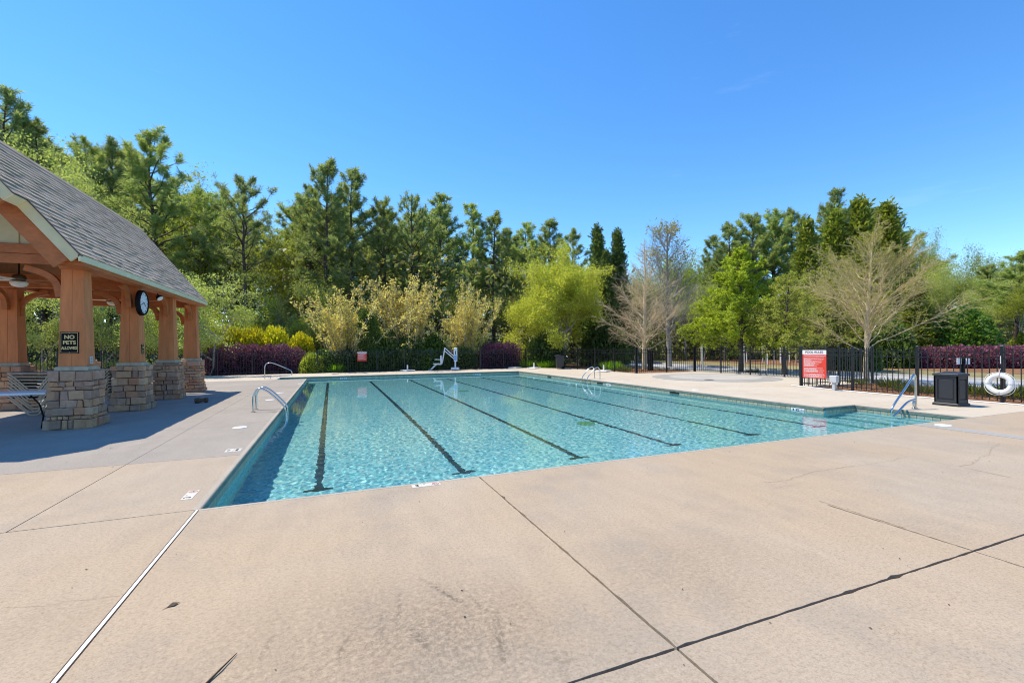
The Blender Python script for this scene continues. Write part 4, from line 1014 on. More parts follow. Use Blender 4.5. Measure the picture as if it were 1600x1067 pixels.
def pine_meshes(seed, H, base, width, mat, dens=1.):
    rng = rg(seed); tb = TB(); z = np.linspace(0, H, 9)
    bend_ = np.stack([np.cumsum(rng.normal(0, .09, 9)), np.cumsum(rng.normal(0, .09, 9)), z], 1); bend_[0, :2] = 0; bend_[:, 2] -= .3 * (z == 0)
    tb.add(bend_, H * .0125 + .03, .02, 7)
    def at(zz): return np.array([np.interp(zz, z, bend_[:, 0]), np.interp(zz, z, bend_[:, 1]), zz])
    tips = []; n = int(56 * dens)
    for i in range(n):
        t_ = (i + rng.random()) / n; zz = H * (base + (1 - base) * t_ ** .9 * .985)
        prof = (1 - t_) ** .62 * (.5 + .5 * min(1, t_ * 3.5)) + .07
        ln = width * H * prof * rng.uniform(.55, 1.12); az = i * 2.4 + rng.normal(0, .4)
        el = .15 + .75 * t_ + rng.normal(0, .12); p0 = at(zz); k = 6; s_ = np.linspace(0, 1, k)[:, None]
        d = np.array([math.cos(az) * math.cos(el), math.sin(az) * math.cos(el), math.sin(el)])
        pts = p0 + d * ln * s_ + np.array([0, 0, .22 * ln]) * (s_ ** 2) * (1 if t_ > .15 else -.3) + np.cumsum(rng.normal(0, .03 * ln, (k, 3)), 0) * (s_ > 0)
        tb.add(pts, .012 + .018 * ln, .008, 4)
        m = max(4, int(3.0 * ln * dens + 3))
        for q in range(m):
            u_ = rng.uniform(.35, 1.) if q else 1.; b0 = pts[0] + (pts[-1] - pts[0]) * u_ if False else np.array([np.interp(u_, s_[:, 0], pts[:, c]) for c in range(3)])
            sd = d * rng.uniform(.2, .9) + rng.normal(0, .55, 3) + np.array([0, 0, .55]); sd /= np.linalg.norm(sd); sl = rng.uniform(.15, .5) * (.3 + .28 * ln)
            e_ = b0 + sd * sl
            if q and sl > .3: tb.add([b0, (b0 + e_) / 2 + rng.normal(0, .03, 3), e_], .012, .006, 3)
            tips.append((e_, sd))
            if rng.random() < .5: tips.append((b0 + sd * sl * .55, sd))
    T = np.array([t_[0] for t_ in tips]); S = np.array([t_[1] for t_ in tips]); nn_ = 30
    ctr = np.repeat(T, nn_, 0); ax = np.repeat(S, nn_, 0) + np.array([0, 0, .35]); D = unit(ax) * rng.uniform(.2, 1.0, (len(ctr), 1)) + unit(rng.normal(size=(len(ctr), 3))) * .85
    ctr = ctr - ax * rng.uniform(0, .3, (len(ctr), 1))
    V_, F_ = leaf_geo(ctr, D, rng.uniform(.24, .46, len(ctr)), .105, rng)
    return tb.mesh('trunk', M['bark']), np_mesh('crown', V_, F_, mat)
def plant(name, label, cat, px, Z, H, trunk, crown, H0, wide=1., rz=None, group=None, seed=0, offs=(0, 0)):
    x, y = P(px, Z); rnd = random.Random(int(px * 7 + Z * 13 + seed))
    o = thing(name, label, cat, (x + offs[0], y + offs[1], -.08), rnd.uniform(0, 6.28) if rz is None else rz, group)
    k = H / H0; o.scale = (k * wide, k * wide, k)
    if trunk: link('trunk', trunk, o)
    if crown: link('crown', crown, o)
    return o
PINES = [pine_meshes(100 + i, 18, b, wd, m, dn) for i, (b, wd, m, dn) in enumerate(((.34, .20, M['pine'], 1.), (.28, .23, M['pineb'], 1.15), (.42, .17, M['pine'], .95), (.22, .19, M['pine'], 1.2), (.30, .26, M['pineb'], 1.1), (.48, .16, M['pine'], .9), (.38, .28, M['pine'], .8), (.25, .17, M['pineb'], 1.0)))]
pl = [ # px, top py, depth, variant, width, label
    (22, 146, 46, 2, 1.0, 'tall dark pine rising above the pavilion roof at the left edge'),
    (75, 196, 48, 5, 1.1, 'pine just right of the leftmost tall pine over the roof'),
    (128, 224, 45, 4, 1.0, 'bushy pine above the middle of the pavilion roof'),
    (172, 222, 47, 0, 1.0, 'pine between the bushy roofline pines'),
    (245, 214, 43, 1, 1.25, 'broad full crowned pine above the far end of the pavilion roof'),
    (378, 283, 42, 6, 1.1, 'open limbed pine right of the pavilion behind the purple hedge'),
    (318, 300, 50, 1, 1.0, 'lighter pine between the broad pine and the open limbed pine'),
    (516, 254, 46, 0, 1.05, 'tallest pine left of centre with a sparse pointed top'),
    (556, 268, 49, 2, 1.2, 'dark pine touching the tallest pine on its right'),
    (484, 296, 48, 4, .8, 'thin pine on the left shoulder of the tallest pine'),
    (604, 318, 50, 4, 1.0, 'dense pine above the left tan shrub'),
    (645, 310, 50, 6, .9, 'flat topped pine above the middle tan shrub'),
    (687, 303, 51, 5, 1.2, 'slim pine with an open top right of the flat topped pine'),
    (742, 320, 50, 7, 1.3, 'dense pine above the right tan shrub'),
    (775, 335, 50, 0, 1.2, 'pine left of the lime green tree, further back'),
    (822, 348, 52, 7, 1.3, 'pine rising over the left half of the lime green tree'),
    (862, 343, 53, 3, 1.3, 'pine rising over the top of the lime green tree'),
    (895, 362, 54, 0, 1.2, 'pine at the right end of the pine row above the lime green tree'),
    (1112, 372, 58, 2, 1.2, 'dark pine right of the bare grey tree'),
    (1140, 352, 56, 0, 1.2, 'pine above the left side of the bright green cypress'),
    (1172, 338, 56, 1, 1.3, 'pine above the top of the bright green cypress'),
    (1208, 334, 57, 4, 1.2, 'rounded grey green pine right of the bright cypress'),
    (1238, 330, 58, 0, 1.0, 'pine left of the first tall cedar'),
    (1297, 302, 52, 5, 1.0, 'pine poking up between the tall cedars'),
    (1548, 418, 52, 4, 1.3, 'low pine between the sparse budding tree and the right edge pine'),
    (1622, 392, 47, 7, 1.7, 'dense pine cut by the right edge of the picture'),
    (1592, 398, 42, 1, 1.8, 'wide low branched pine at the right edge'),
]
for px, py, Z, vi, wd, lb in pl:
    plant('pine_tree', lb, 'tree', px, Z, TOP(px, py, Z) + .1, *PINES[vi], 18, wd, group='pines along the skyline')
rn = random.Random(21)
SKX = [-120, 0, 60, 100, 150, 240, 290, 370, 415, 450, 475, 515, 570, 600, 640, 680, 740, 790, 870, 900, 925, 990, 1040, 1100, 1140, 1200, 1300, 1400, 1440, 1500, 1700]
SKY = [150, 145, 190, 230, 225, 215, 270, 285, 310, 340, 300, 255, 275, 310, 310, 305, 325, 340, 345, 365, 420, 460, 440, 372, 352, 335, 305, 312, 440, 470, 440]
for k in range(92):      # second and third rows of the wood
    px = rn.uniform(-150, 930) if k < 62 else rn.uniform(1070, 1440) if k < 78 else rn.uniform(930, 1080) if k < 86 else rn.uniform(1440, 1720); Z = rn.uniform(52, 68) if k < 62 else rn.uniform(58, 74)
    py = np.interp(px, SKX, SKY) + rn.uniform(14, 75)
    plant('pine_tree', 'pine standing deep in the wood behind the front row of pines', 'tree', px, Z, TOP(px, py, Z), *PINES[rn.choice((0, 1, 2, 3, 4))], 18, rn.uniform(1.2, 1.7), group='pines deep in the wood', seed=k)

def broadleaf(seed, H, spread, trunk_h, mat_leaf, mat_bark, leaf=.16, per=16, sp_=.3, stems=1, up=.35, levels=4, radius=.28, nchild=(3, 4), ratio=.72, layer=0., first=.42, leafz=.15, sparse=1., half=None):
    rng = rg(seed); tb = TB(); tips = []
    def grow(p, d, ln, r, lv):
        k = 4; s_ = np.linspace(0, 1, k)[:, None]; e_ = p + d * ln
        pts = p + d * ln * s_ + np.cumsum(rng.normal(0, .045 * ln, (k, 3)), 0) * (s_ > 0) + np.array([0, 0, .08 * ln]) * s_ ** 2
        tb.add(pts, r, r * .62, 6 if lv > 2 else 4 if lv > 1 else 3)
        if lv <= 1: tips.append((pts[-1], d)); tips.append((pts[2], d))
        if lv == 0: return
        for c in range(rng.integers(nchild[0], nchild[1] + 1)):
            q = rng.normal(0, 1, 3); q -= d * q.dot(d); q /= np.linalg.norm(q)
            nd = d * rng.uniform(.55, .9) + q * spread * rng.uniform(.6, 1.2) + np.array([0, 0, up]); nd[2] *= (1 - layer * .7); nd /= np.linalg.norm(nd)
            u_ = rng.uniform(.45, 1.) if c else 1.; st = np.array([np.interp(u_, s_[:, 0], pts[:, j]) for j in range(3)])
            grow(st, nd, ln * ratio * rng.uniform(.75, 1.2), r * .6, lv - 1)
    for s_ in range(stems):
        a = 2 * np.pi * s_ / stems + rng.random(); o = np.array([math.cos(a), math.sin(a), 0]) * (.12 if stems > 1 else 0)
        d = np.array([math.cos(a) * .35, math.sin(a) * .35, 1.]) if stems > 1 else np.array([rng.normal(0, .05), rng.normal(0, .05), 1.]); d /= np.linalg.norm(d)
        if trunk_h > 0:
            grow(o, d, trunk_h, radius / (stems ** .5), levels)
        else: grow(o, d, H * first, radius / (stems ** .5), levels)
    T = np.array([t_[0] for t_ in tips]); S = np.array([t_[1] for t_ in tips])
    kz = (H - sp_) / np.percentile(T[:, 2], 99.5); kx = (half - sp_) / np.percentile(np.hypot(T[:, 0], T[:, 1]), 96) if half else kz
    sc3 = np.array([kx, kx, kz]); T = T * sc3
    n = len(T) * per; idx = rng.integers(0, len(T), int(n * sparse))
    C = T[idx] + rng.normal(0, 1, (len(idx), 3)) * np.array([sp_, sp_, sp_ * (1 - layer * .6)]); D = S[idx] * .5 + rng.normal(0, .8, (len(idx), 3)); D[:, 2] += leafz - .2
    V_, F_ = leaf_geo(C, D, rng.uniform(.6, 1.3, len(C)) * leaf, .62, rng, .06)
    tv = np.concatenate(tb.V) * sc3
    return np_mesh('trunk', tv, np.concatenate(tb.F), mat_bark, True), np_mesh('crown', V_, F_, mat_leaf)
SPR = [broadleaf(200 + i, 14, .75, 4.2, m, M['barkgrey'], lf_, 26, .42, 1, .30, 4, .15, (3, 4), .7, sparse=sp1, half=3.6) for i, (m, lf_, sp1) in enumerate(((M['spring'], .15, 1.1), (M['paleleaf'], .155, 1.25), (M['spring'], .14, 1.0)))]
DOG = [broadleaf(220 + i, 6, .95, 1.3, m, M['barkgrey'], .095, 32, .22, 1, .12, 4, .06, (3, 4), .78, layer=.8, half=2.6) for i, m in enumerate((M['paleleaf'], M['spring'], M['brownleaf']))]
# pale understory behind the pavilion and along the left wood edge
for k, (px, py, Z, vi, lb) in enumerate(((-60, 430, 27, 0, 'pale understory tree at the left edge behind the pavilion'), (15, 445, 29, 2, 'brownish understory tree seen left of the nearest column'), (70, 440, 26, 0, 'pale leaved tree seen between the left column and the nearest column'),
        (165, 450, 28, 0, 'pale leaved tree seen between the first two columns'), (215, 440, 30, 1, 'fresh green tree behind the clock column'), (255, 455, 27, 0, 'pale tree seen between the second and third columns'), (300, 440, 30, 1, 'fresh green tree seen past the last columns'),
        (328, 425, 27.5, 0, 'dogwood like tree with tiered pale leaves at the pavilion corner'), (420, 455, 40, 2, 'thin brownish tree behind the yellow shrubs'), (465, 445, 41, 1, 'small green tree left of the left tan shrub'), (358, 425, 39, 1, 'green tree between the pavilion corner and the open limbed pine'))):
    plant('understory_tree', lb, 'tree', px, Z, TOP(px, py, Z), *DOG[vi], 6, 1.0, group='understory trees at the wood edge')
for k, (px, py, Z, vi, wd, lb) in enumerate(((330, 275, 50, 0, .8, 'spring green tree rising right of the broad full crowned pine'), (437, 335, 48, 0, .9, 'spring green tree between the open limbed pine and the tallest pine'), (95, 235, 34, 1, .8, 'budding pale tree just above the roof ridge'), (160, 270, 30, 1, .8, 'pale budding tree behind the middle of the roof'),
        (1455, 362, 56, 0, .55, 'spring green tree right of the tall cedars'), (1492, 386, 58, 2, .7, 'thin spring tree with bare limbs further right'), (1552, 382, 60, 2, .7, 'sparse budding tree left of the right edge pine'), (1470, 430, 48, 1, .9, 'pale budding tree behind the round glossy bush'), (1535, 450, 46, 1, 1.0, 'pale tan green tree right of the round glossy bush'), (1585, 395, 52, 0, .8, 'bright spring tree behind the right edge pine'), (1100, 440, 50, 1, .9, 'pale tree behind the left side of the bright cypress'), (1475, 405, 62, 1, 1.0, 'pale budding tree between the two spring green trees at right'), (1520, 415, 58, 0, 1.1, 'soft green tree above the right side of the round glossy bush'), (1560, 430, 50, 1, 1.2, 'wide tan green tree in front of the right edge pine'), (1440, 420, 52, 0, .9, 'spring green tree at the foot of the tall cedars'), (985, 425, 56, 0, 1.0, 'spring green tree behind the bare tan tree'), (1022, 405, 60, 1, 1.1, 'pale tree filling the gap behind the bare grey tree'), (1072, 395, 58, 0, 1.0, 'spring green tree right behind the bare grey tree'), (958, 440, 50, 1, .9, 'pale tree below the slim dark conifers'), (1620, 430, 40, 0, 1.2, 'yellow green tree cut by the right edge of the picture'))):
    plant('spring_tree', lb, 'tree', px, Z, TOP(px, py, Z), *SPR[vi], 14, wd, group='trees in spring leaf')
rn = random.Random(33)
for k in range(26):
    px = rn.uniform(-80, 940) if k < 18 else rn.uniform(1080, 1640); Z = rn.uniform(43, 60) if k < 18 else rn.uniform(46, 60)
    py = rn.uniform(400, 470) if k < 18 else rn.uniform(430, 480)
    plant('understory_tree', 'slender understory tree among the trunks of the wood', 'tree', px, Z, TOP(px, py, Z), *(SPR[rn.choice((1, 2, 0))]), 14, rn.uniform(.9, 1.4), group='slender trees inside the wood', seed=k)
rn = random.Random(52)
for k in range(26):
    px = rn.uniform(1425, 1680) if k < 15 else rn.uniform(945, 1105); Z = rn.uniform(50, 68)
    py = rn.uniform(395, 465) if k < 15 else rn.uniform(405, 470)
    plant('spring_tree', 'soft green tree in the wood edge across the road', 'tree', px, Z, TOP(px, py, Z), *SPR[k % 3], 14, rn.uniform(1.0, 1.5), group='trees of the wood edge across the road', seed=k)
# lime elm
LIME = broadleaf(303, 10, .95, .9, M['lime'], M['barkgrey'], .125, 95, .30, 4, .13, 4, .10, (3, 4), .78, layer=.35, half=4.6)
plant('lime_tree', 'large rounded lime green tree behind the far right pool corner', 'tree', 873, 37.5, TOP(873, 388, 37.5), *LIME, 10, 1.0)
# tan vase shrubs
def vase(seed, H, mat_leaf):
    rng = rg(seed); tb = TB(); C = []; D = []
    for i in range(44):
        az = rng.uniform(0, 6.28); tl = abs(rng.normal(0, .30)); ln = H * rng.uniform(.62, 1.0) * (1 - .22 * tl); k = 7; s_ = np.linspace(0, 1, k)[:, None]
        d = np.array([math.cos(az) * tl, math.sin(az) * tl, 1.]); pts = d * ln * s_ + np.array([math.cos(az), math.sin(az), 0]) * (.12 * ln * s_ ** 1.6 * (.3 + tl)) + np.cumsum(rng.normal(0, .018 * ln, (k, 3)), 0) * (s_ > 0)
        tb.add(pts, .028, .006, 4)
        for q in range(16):
            u_ = rng.uniform(.22, .96); b0 = np.array([np.interp(u_, s_[:, 0], pts[:, c]) for c in range(3)]); dd = rng.normal(0, .55, 3) + np.array([0, 0, .9]); dd /= np.linalg.norm(dd); l2 = rng.uniform(.25, .7) * H / 5
            tb.add([b0, b0 + dd * l2], .009, .004, 3); m = rng.integers(14, 26); C.append(b0 + dd * l2 * rng.random((m, 1)) + rng.normal(0, .045, (m, 3))); D.append(dd * .8 + rng.normal(0, .7, (m, 3)))
        m = 60; u_ = rng.uniform(.45, 1.02, m); C.append(np.stack([np.interp(u_, s_[:, 0], pts[:, c]) for c in range(3)], 1) + rng.normal(0, .04, (m, 3))); D.append(np.array([0, 0, .7]) + rng.normal(0, .6, (m, 3)))
    C = np.concatenate(C); D = np.concatenate(D); V_, F_ = leaf_geo(C, D, rng.uniform(.055, .12, len(C)), .6, rng, .05); k = H / V_[:, 2].max()
    return np_mesh('trunk', np.concatenate(tb.V) * k, np.concatenate(tb.F), M['barkgrey'], True), np_mesh('crown', V_ * k, F_, mat_leaf)
VS = [vase(310 + i, 5, M['bud']) for i in range(2)]
for px, py, Z, vi, wd, lb in ((537, 445, ZB(537, 1.6), 0, 1.12, 'tan budding vase shaped shrub, the left one of three by the back fence'), (634, 420, ZB(634, 1.8), 1, 1.1, 'tan budding vase shaped shrub in the middle, the tallest of the three'), (730, 437, ZB(730, 1.6), 0, .92, 'tan budding vase shaped shrub, the right one of three near the pool lift')):
    plant('vase_shrub', lb, 'shrub', px, Z, TOP(px, py, Z), *VS[vi], 5, wd, group='tan budding shrubs behind the back fence')
# cypresses: bare, grey, feathered
def cypress(seed, H, half, mat_bark, mat_leaf=None, leaves=0, low=.16, el0=.62, nb=66, twig=12, lsize=.1, conic=.85, top=None, tr=.02, limb=1.):
    rng = rg(seed); tb = TB(); C = []; D = []; k = 8; z = np.linspace(-.2, H, k); tr_ = np.stack([np.cumsum(rng.normal(0, .03, k)), np.cumsum(rng.normal(0, .03, k)), z], 1); tb.add(tr_, H * tr, .015, 8)
    for i in range(nb):
        t_ = (i + rng.random()) / nb; zz = H * (low + (1 - low) * t_ * .96); az = i * 2.4 + rng.normal(0, .3); ln = half * ((1 - t_) ** conic * .95 + .08) * rng.uniform(.7, 1.1)
        el = el0 * rng.uniform(.6, 1.25) + .25 * t_; n = 7; s_ = np.linspace(0, 1, n)[:, None]; p0 = np.array([np.interp(zz, z, tr_[:, 0]), np.interp(zz, z, tr_[:, 1]), zz])
        d = np.array([math.cos(az) * math.cos(el), math.sin(az) * math.cos(el), math.sin(el)]); pts = p0 + d * ln * s_ + np.array([0, 0, .10 * ln]) * s_ ** 2 * rng.uniform(-1, 1.4) + np.cumsum(rng.normal(0, .022 * ln, (n, 3)), 0) * (s_ > 0)
        tb.add(pts, limb * (.010 + .011 * ln), .005, 5)
        for q in range(max(4, int(twig * ln / half * 1.4))):
            u_ = rng.uniform(.2, 1.); b0 = np.array([np.interp(u_, s_[:, 0], pts[:, c]) for c in range(3)]); dd = d * .9 + rng.normal(0, .5, 3); dd[2] += .1; dd /= np.linalg.norm(dd); l2 = rng.uniform(.15, .42) * ln * (1.15 - u_ * .5) + .1
            e_ = b0 + dd * l2 + np.array([0, 0, .06 * l2]); tb.add([b0, (b0 + e_) / 2 + rng.normal(0, .03 * l2, 3), e_], .007, .003, 3)
            for w_ in range(3):
                c0 = b0 + (e_ - b0) * rng.uniform(.3, 1.); d3 = dd * .8 + rng.normal(0, .55, 3); d3 /= np.linalg.norm(d3); l3 = l2 * rng.uniform(.25, .55); tb.add([c0, c0 + d3 * l3], .0045, .002, 3)
                if leaves: m = leaves; C.append(c0 + d3 * l3 * rng.random((m, 1)) + rng.normal(0, .03, (m, 3))); D.append(d3 * .6 + rng.normal(0, .5, (m, 3)) * np.array([1, 1, .45]))
            if leaves: m = leaves; C.append(b0 + (e_ - b0) * rng.random((m, 1)) + rng.normal(0, .03, (m, 3))); D.append(dd * .6 + rng.normal(0, .5, (m, 3)) * np.array([1, 1, .45]))
        if top and t_ > .45 and rng.random() < .75:
            m = 40; u_ = rng.uniform(.55, 1.1, m); C.append(np.stack([np.interp(u_, s_[:, 0], pts[:, c]) for c in range(3)], 1) + rng.normal(0, .14, (m, 3))); D.append(rng.normal(0, 1, (m, 3)))
    tm = tb.mesh('trunk', mat_bark)
    if not C: return tm, None
    C = np.concatenate(C); D = np.concatenate(D); V_, F_ = leaf_geo(C, D, rng.uniform(.6, 1.3, len(C)) * lsize, .45, rng, .05)
    return tm, np_mesh('crown', V_, F_, mat_leaf)
B1 = cypress(401, 8, 2.9, M['barkpale'], low=.13, el0=.55, nb=76, twig=28, limb=.8, conic=1.0)
x = plant('bare_cypress', 'bare tan tree with rising branches outside the fence near the far ladder', 'tree', 1006, 33, TOP(1006, 372, 33), *B1, 8, 1.0)
B2 = cypress(402, 9.5, 3.3, M['barkgrey'], M['yellowbud'], 0, low=.2, el0=.85, nb=74, twig=24, lsize=.15, conic=.5, top=True, tr=.017, limb=.8)
plant('grey_tree', 'bare grey tree with yellow budding top beside the road', 'tree', 1047, 36, TOP(1047, 350, 36), *B2, 9.5, 1.1)
B3 = cypress(405, 6.8, 3.7, M['barkpale'], M['olive'], 5, low=.2, el0=.70, nb=58, twig=20, lsize=.065, conic=.7, tr=.018, limb=.52)
plant('bare_cypress', 'wide bare pale tree just outside the near right fence', 'tree', 1354, 19.8, TOP(1354, 362, 19.8), *B3, 6.8, 1.0)
B4 = cypress(404, 8, 3.5, M['bark'], M['bright'], 19, low=.15, el0=.26, nb=86, twig=14, lsize=.125, conic=.9, tr=.022)
plant('green_cypress', 'bright green feathery cypress behind the splash pad', 'tree', 1158, 28.3, TOP(1158, 384, 28.3), *B4, 8, .98)
B5 = cypress(405, 6, 2.5, M['bark'], M['olive'], 9, low=.18, el0=.35, nb=60, twig=13, lsize=.085, conic=.8, tr=.022)
plant('olive_cypress', 'olive green feathery cypress between the bright cypress and the pool rules sign', 'tree', 1226, 25.8, TOP(1226, 425, 25.8), *B5, 6, 1.1)
plant('olive_cypress', 'olive green feathery tree behind the pool rules sign', 'tree', 1290, 29, TOP(1290, 420, 29), *B5, 6, 1.3)
# columnar conifers
def column_conifer(seed, H, half, mat, n=9000, size=.26, power=.75, ragged=.25):
    rng = rg(seed); tb = TB(); tb.add([(0, 0, -.2), (0, 0, H * .9)], .14, .02, 6)
    m = n // 26; zt = rng.random(m) ** 1.15; rad = half * (1 - zt) ** power * (1 - ragged * rng.random(m)) + .05; az = rng.uniform(0, 6.28, m)
    c0 = np.stack([np.cos(az) * rad, np.sin(az) * rad, zt * H * .96 + .05 * H * (1 - zt)], 1)
    out_ = unit(np.stack([np.cos(az), np.sin(az), np.full(m, .9)], 1)); idx = np.repeat(np.arange(m), 26)
    C = c0[idx] + rng.normal(0, .17, (len(idx), 3)) * (.5 + half * .35) - out_[idx] * rng.uniform(0, .5, (len(idx), 1)) * half * .5; D = out_[idx] + rng.normal(0, .5, (len(idx), 3))
    V_, F_ = leaf_geo(C, D, rng.uniform(.6, 1.4, len(C)) * size, .4, rng, .05)
    V_[:, 2] *= H / V_[:, 2].max()
    return tb.mesh('trunk', M['bark']), np_mesh('crown', V_, F_, mat)
CC = [column_conifer(500, 14, 2.0, M['conifer'], 11000, .33), column_conifer(501, 14, 2.3, M['cedar'], 12000, .36, .8), column_conifer(502, 14, 2.1, M['cedar'], 11000, .34, .7)]
for px, py, Z, vi, wd, lb in ((934, 345, 46, 0, .85, 'slim dark conifer right of the lime tree, left of a pair'), (966, 352, 46, 0, .85, 'slim dark conifer right of the lime tree, right of a pair'), (948, 385, 44, 0, .9, 'shorter conifer between the slim dark pair'),
        (1262, 336, 46, 1, 1.05, 'tall cedar furthest left of the group at right'), (1306, 318, 47, 2, 1.05, 'tall cedar second from the left of the group at right'), (1345, 303, 46, 1, 1.1, 'tallest cedar in the middle of the group at right'), (1388, 307, 47, 2, 1.15, 'pointed tall cedar at the right end of the group'), (1412, 400, 42, 0, 1.5, 'broad dark conifer below the tall cedars beside the wide bare tree'), (1430, 430, 40, 1, 1.5, 'broad olive conifer left of the round glossy bush')):
    plant('conifer', lb, 'tree', px, Z, TOP(px, py, Z), *CC[vi], 14, wd, group='pointed conifers')
AR = column_conifer(510, 3.6, .62, M['bush'], 6500, .12, .55, .15)
plant('arborvitae', 'narrow dark green arborvitae, taller of the pair behind the red sign', 'shrub', 571, ZB(571, 1.2), TOP(571, 476, ZB(571, 1.2)), *AR, 3.6, .85, group='arborvitae pair')
plant('arborvitae', 'narrow dark green arborvitae, shorter right one of the pair', 'shrub', 584, ZB(584, 1.2), TOP(584, 485, ZB(584, 1.2)), *AR, 3.6, .75, group='arborvitae pair')
# rounded shrubs and hedges
def blob_shrub(seed, a, b, h, mat, n, size, box=2.2, up=.3):
    rng = rg(seed); d = unit(rng.normal(size=(n, 3))); d[:, 2] = np.abs(d[:, 2]); s_ = (np.abs(d) ** box).sum(1) ** (-1 / box); r = s_ * (.72 + .3 * rng.random(n)) ; q_ = d * s_[:, None] * np.array([a, b, h]); nz = .025 * np.sin(q_[:, 0] * 3.1 + seed) + .03 * np.sin(q_[:, 1] * 4.3 + q_[:, 2] * 2.5 + seed) + .04 * np.sin(q_[:, 0] * 7.7 + q_[:, 2] * 5)
    C = d * (r * (1 + nz))[:, None] * np.array([a, b, h]); D = d * .7 + rng.normal(0, .6, (n, 3)); D[:, 2] += up
    V_, F_ = leaf_geo(C, D, rng.uniform(.6, 1.4, n) * size, .6, rng, .06)
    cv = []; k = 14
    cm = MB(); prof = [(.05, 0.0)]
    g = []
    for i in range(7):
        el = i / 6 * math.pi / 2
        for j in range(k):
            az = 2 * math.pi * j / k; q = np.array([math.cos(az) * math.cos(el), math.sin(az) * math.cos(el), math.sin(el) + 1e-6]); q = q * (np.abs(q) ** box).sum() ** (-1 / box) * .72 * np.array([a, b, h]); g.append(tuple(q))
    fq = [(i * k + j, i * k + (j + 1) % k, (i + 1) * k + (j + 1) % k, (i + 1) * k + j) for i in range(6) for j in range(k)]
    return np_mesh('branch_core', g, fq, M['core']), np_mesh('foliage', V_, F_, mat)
def shrub(name, label, cat, x, y, meshes, sc_=(1, 1, 1), rz=0, group=None):
    o = thing(name, label, cat, (x, y, -.07), rz, group); o.scale = sc_
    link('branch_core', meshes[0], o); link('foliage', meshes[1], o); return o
hx0, hy0 = P(330, 29.5); hx1, hy1 = P(468, 31.0)
HL = blob_shrub(600, 1., 1., 1., M['purple'], 15000, .085, 5.)
def hedge(label, pa, Za, pb, Zb, top_py, depth, meshes, group=None):
    a = P(pa, Za); b = P(pb, Zb); ln = math.dist(a, b); hh = TOP((pa + pb) / 2, top_py, (Za + Zb) / 2)
    return shrub('purple_hedge', label, 'hedge', (a[0] + b[0]) / 2, (a[1] + b[1]) / 2, meshes, (1, 1, 1), math.atan2(b[1] - a[1], b[0] - a[0]), group), ln, hh
def hedge_mesh(seed, ln, dp, hh, mat, n, size): return blob_shrub(seed, ln / 2, dp / 2, hh, mat, n, size, 5.)
def mk_hedge(label, pa, Za, pb, Zb, top_py, dp, seed, mat, n, size):
    a = P(pa, Za); b = P(pb, Zb); ln = math.dist(a, b); hh = TOP((pa + pb) / 2, top_py, (Za + Zb) / 2) + .07
    return shrub('purple_hedge', label, 'hedge', (a[0] + b[0]) / 2, (a[1] + b[1]) / 2, hedge_mesh(seed, ln, dp, hh, mat, n, size), (1, 1, 1), math.atan2(b[1] - a[1], b[0] - a[0]), 'purple hedges')
mk_hedge('long clipped purple hedge behind the back fence beside the pavilion', 324, ZB(324, 1.6), 474, ZB(474, 1.6), 541, 2.0, 601, M['purple'], 17000, .11)
mk_hedge('short rounded purple hedge behind the back fence right of the pool lift', 751, ZB(751, 1.3), 812, ZB(812, 1.3), 537, 1.6, 602, M['purple'], 8000, .11)
mk_hedge('long purple hedge across the road at the right', 1416, 32.5, 1660, 31, 543, 2.4, 603, M['purplehi'], 17000, .15)
GO = blob_shrub(610, .95, .9, 1.6, M['goldleaf'], 4200, .15, 2.9, .45)
for px, py, Z, lb in ((365, 512, 31.5, 'yellow shrub over the left part of the purple hedge'), (394, 510, 31.2, 'yellow shrub over the middle of the purple hedge'), (430, 509, 31, 'yellow shrub over the right part of the purple hedge'), (471, 518, 31.2, 'yellow shrub at the right end of the purple hedge')):
    Z = ZB(px, 4.0); x, y = P(px, Z); shrub('yellow_shrub', lb, 'shrub', x, y, GO, (1.0, 1.0, (TOP(px, py, Z) + .07) / 1.75), px * .1, 'yellow shrubs behind the purple hedge')
MG = blob_shrub(620, 2.7, 2.7, 5.3, M['magnolia'], 13000, .27, 1.65, .2)
x, y = P(1505, 39); shrub('glossy_bush', 'large round glossy green bush behind the right purple hedge', 'shrub', x, y, MG, (1, 1, (TOP(1505, 474, 39) + .07) / 5.6), 0)
BU = [blob_shrub(630 + i, 1., 1., 1.4, m, 4200, .15, 2.1, .2) for i, m in enumerate((M['bush'], M['conifer'], M['spring'], M['brownleaf']))]
bl = ['low green bush behind the back fence left of the red sign', 'dark bush just right of the arborvitae pair', 'feathery dark bush below the middle tan shrub', 'green bush below the gap between the middle and right tan shrubs', 'dark bush behind the seat of the pool lift', 'green bush right of the pool lift mast', 'green bush left of the middle purple hedge',
      'yellow green bush right of the left purple hedge', 'dark bush left of the red sign', 'green bush right of the middle purple hedge', 'dark bush under the lime tree', 'dark bush between the lime tree and the bare tree', 'green bush at the wood edge behind the yellow shrubs']
for (px, py, Z, vi, wd), lb in zip(((505, 545, 29.6, 0, 1.1), (603, 515, 30, 1, 1.3), (640, 520, 29.4, 1, 1.1), (682, 520, 30.2, 0, 1.2), (668, 545, 28.9, 0, .9), (722, 540, 29.8, 1, 1.2), (745, 520, 32.5, 0, 1.2), (488, 550, 28.9, 2, .8), (545, 540, 29.6, 1, 1.0), (822, 540, 33, 2, 1.0), (850, 520, 37, 1, 1.6), (945, 500, 40, 1, 2.0), (415, 520, 33, 0, 1.4)), bl):
    Z = Z + ZB(px, 1.4) - 29.6 if px < 830 else Z; x, y = P(px, Z); shrub('green_bush', lb, 'shrub', x, y, BU[vi], (wd, wd, (TOP(px, py, Z) + .07) / 1.5), px * .3, 'green bushes along the back fence')
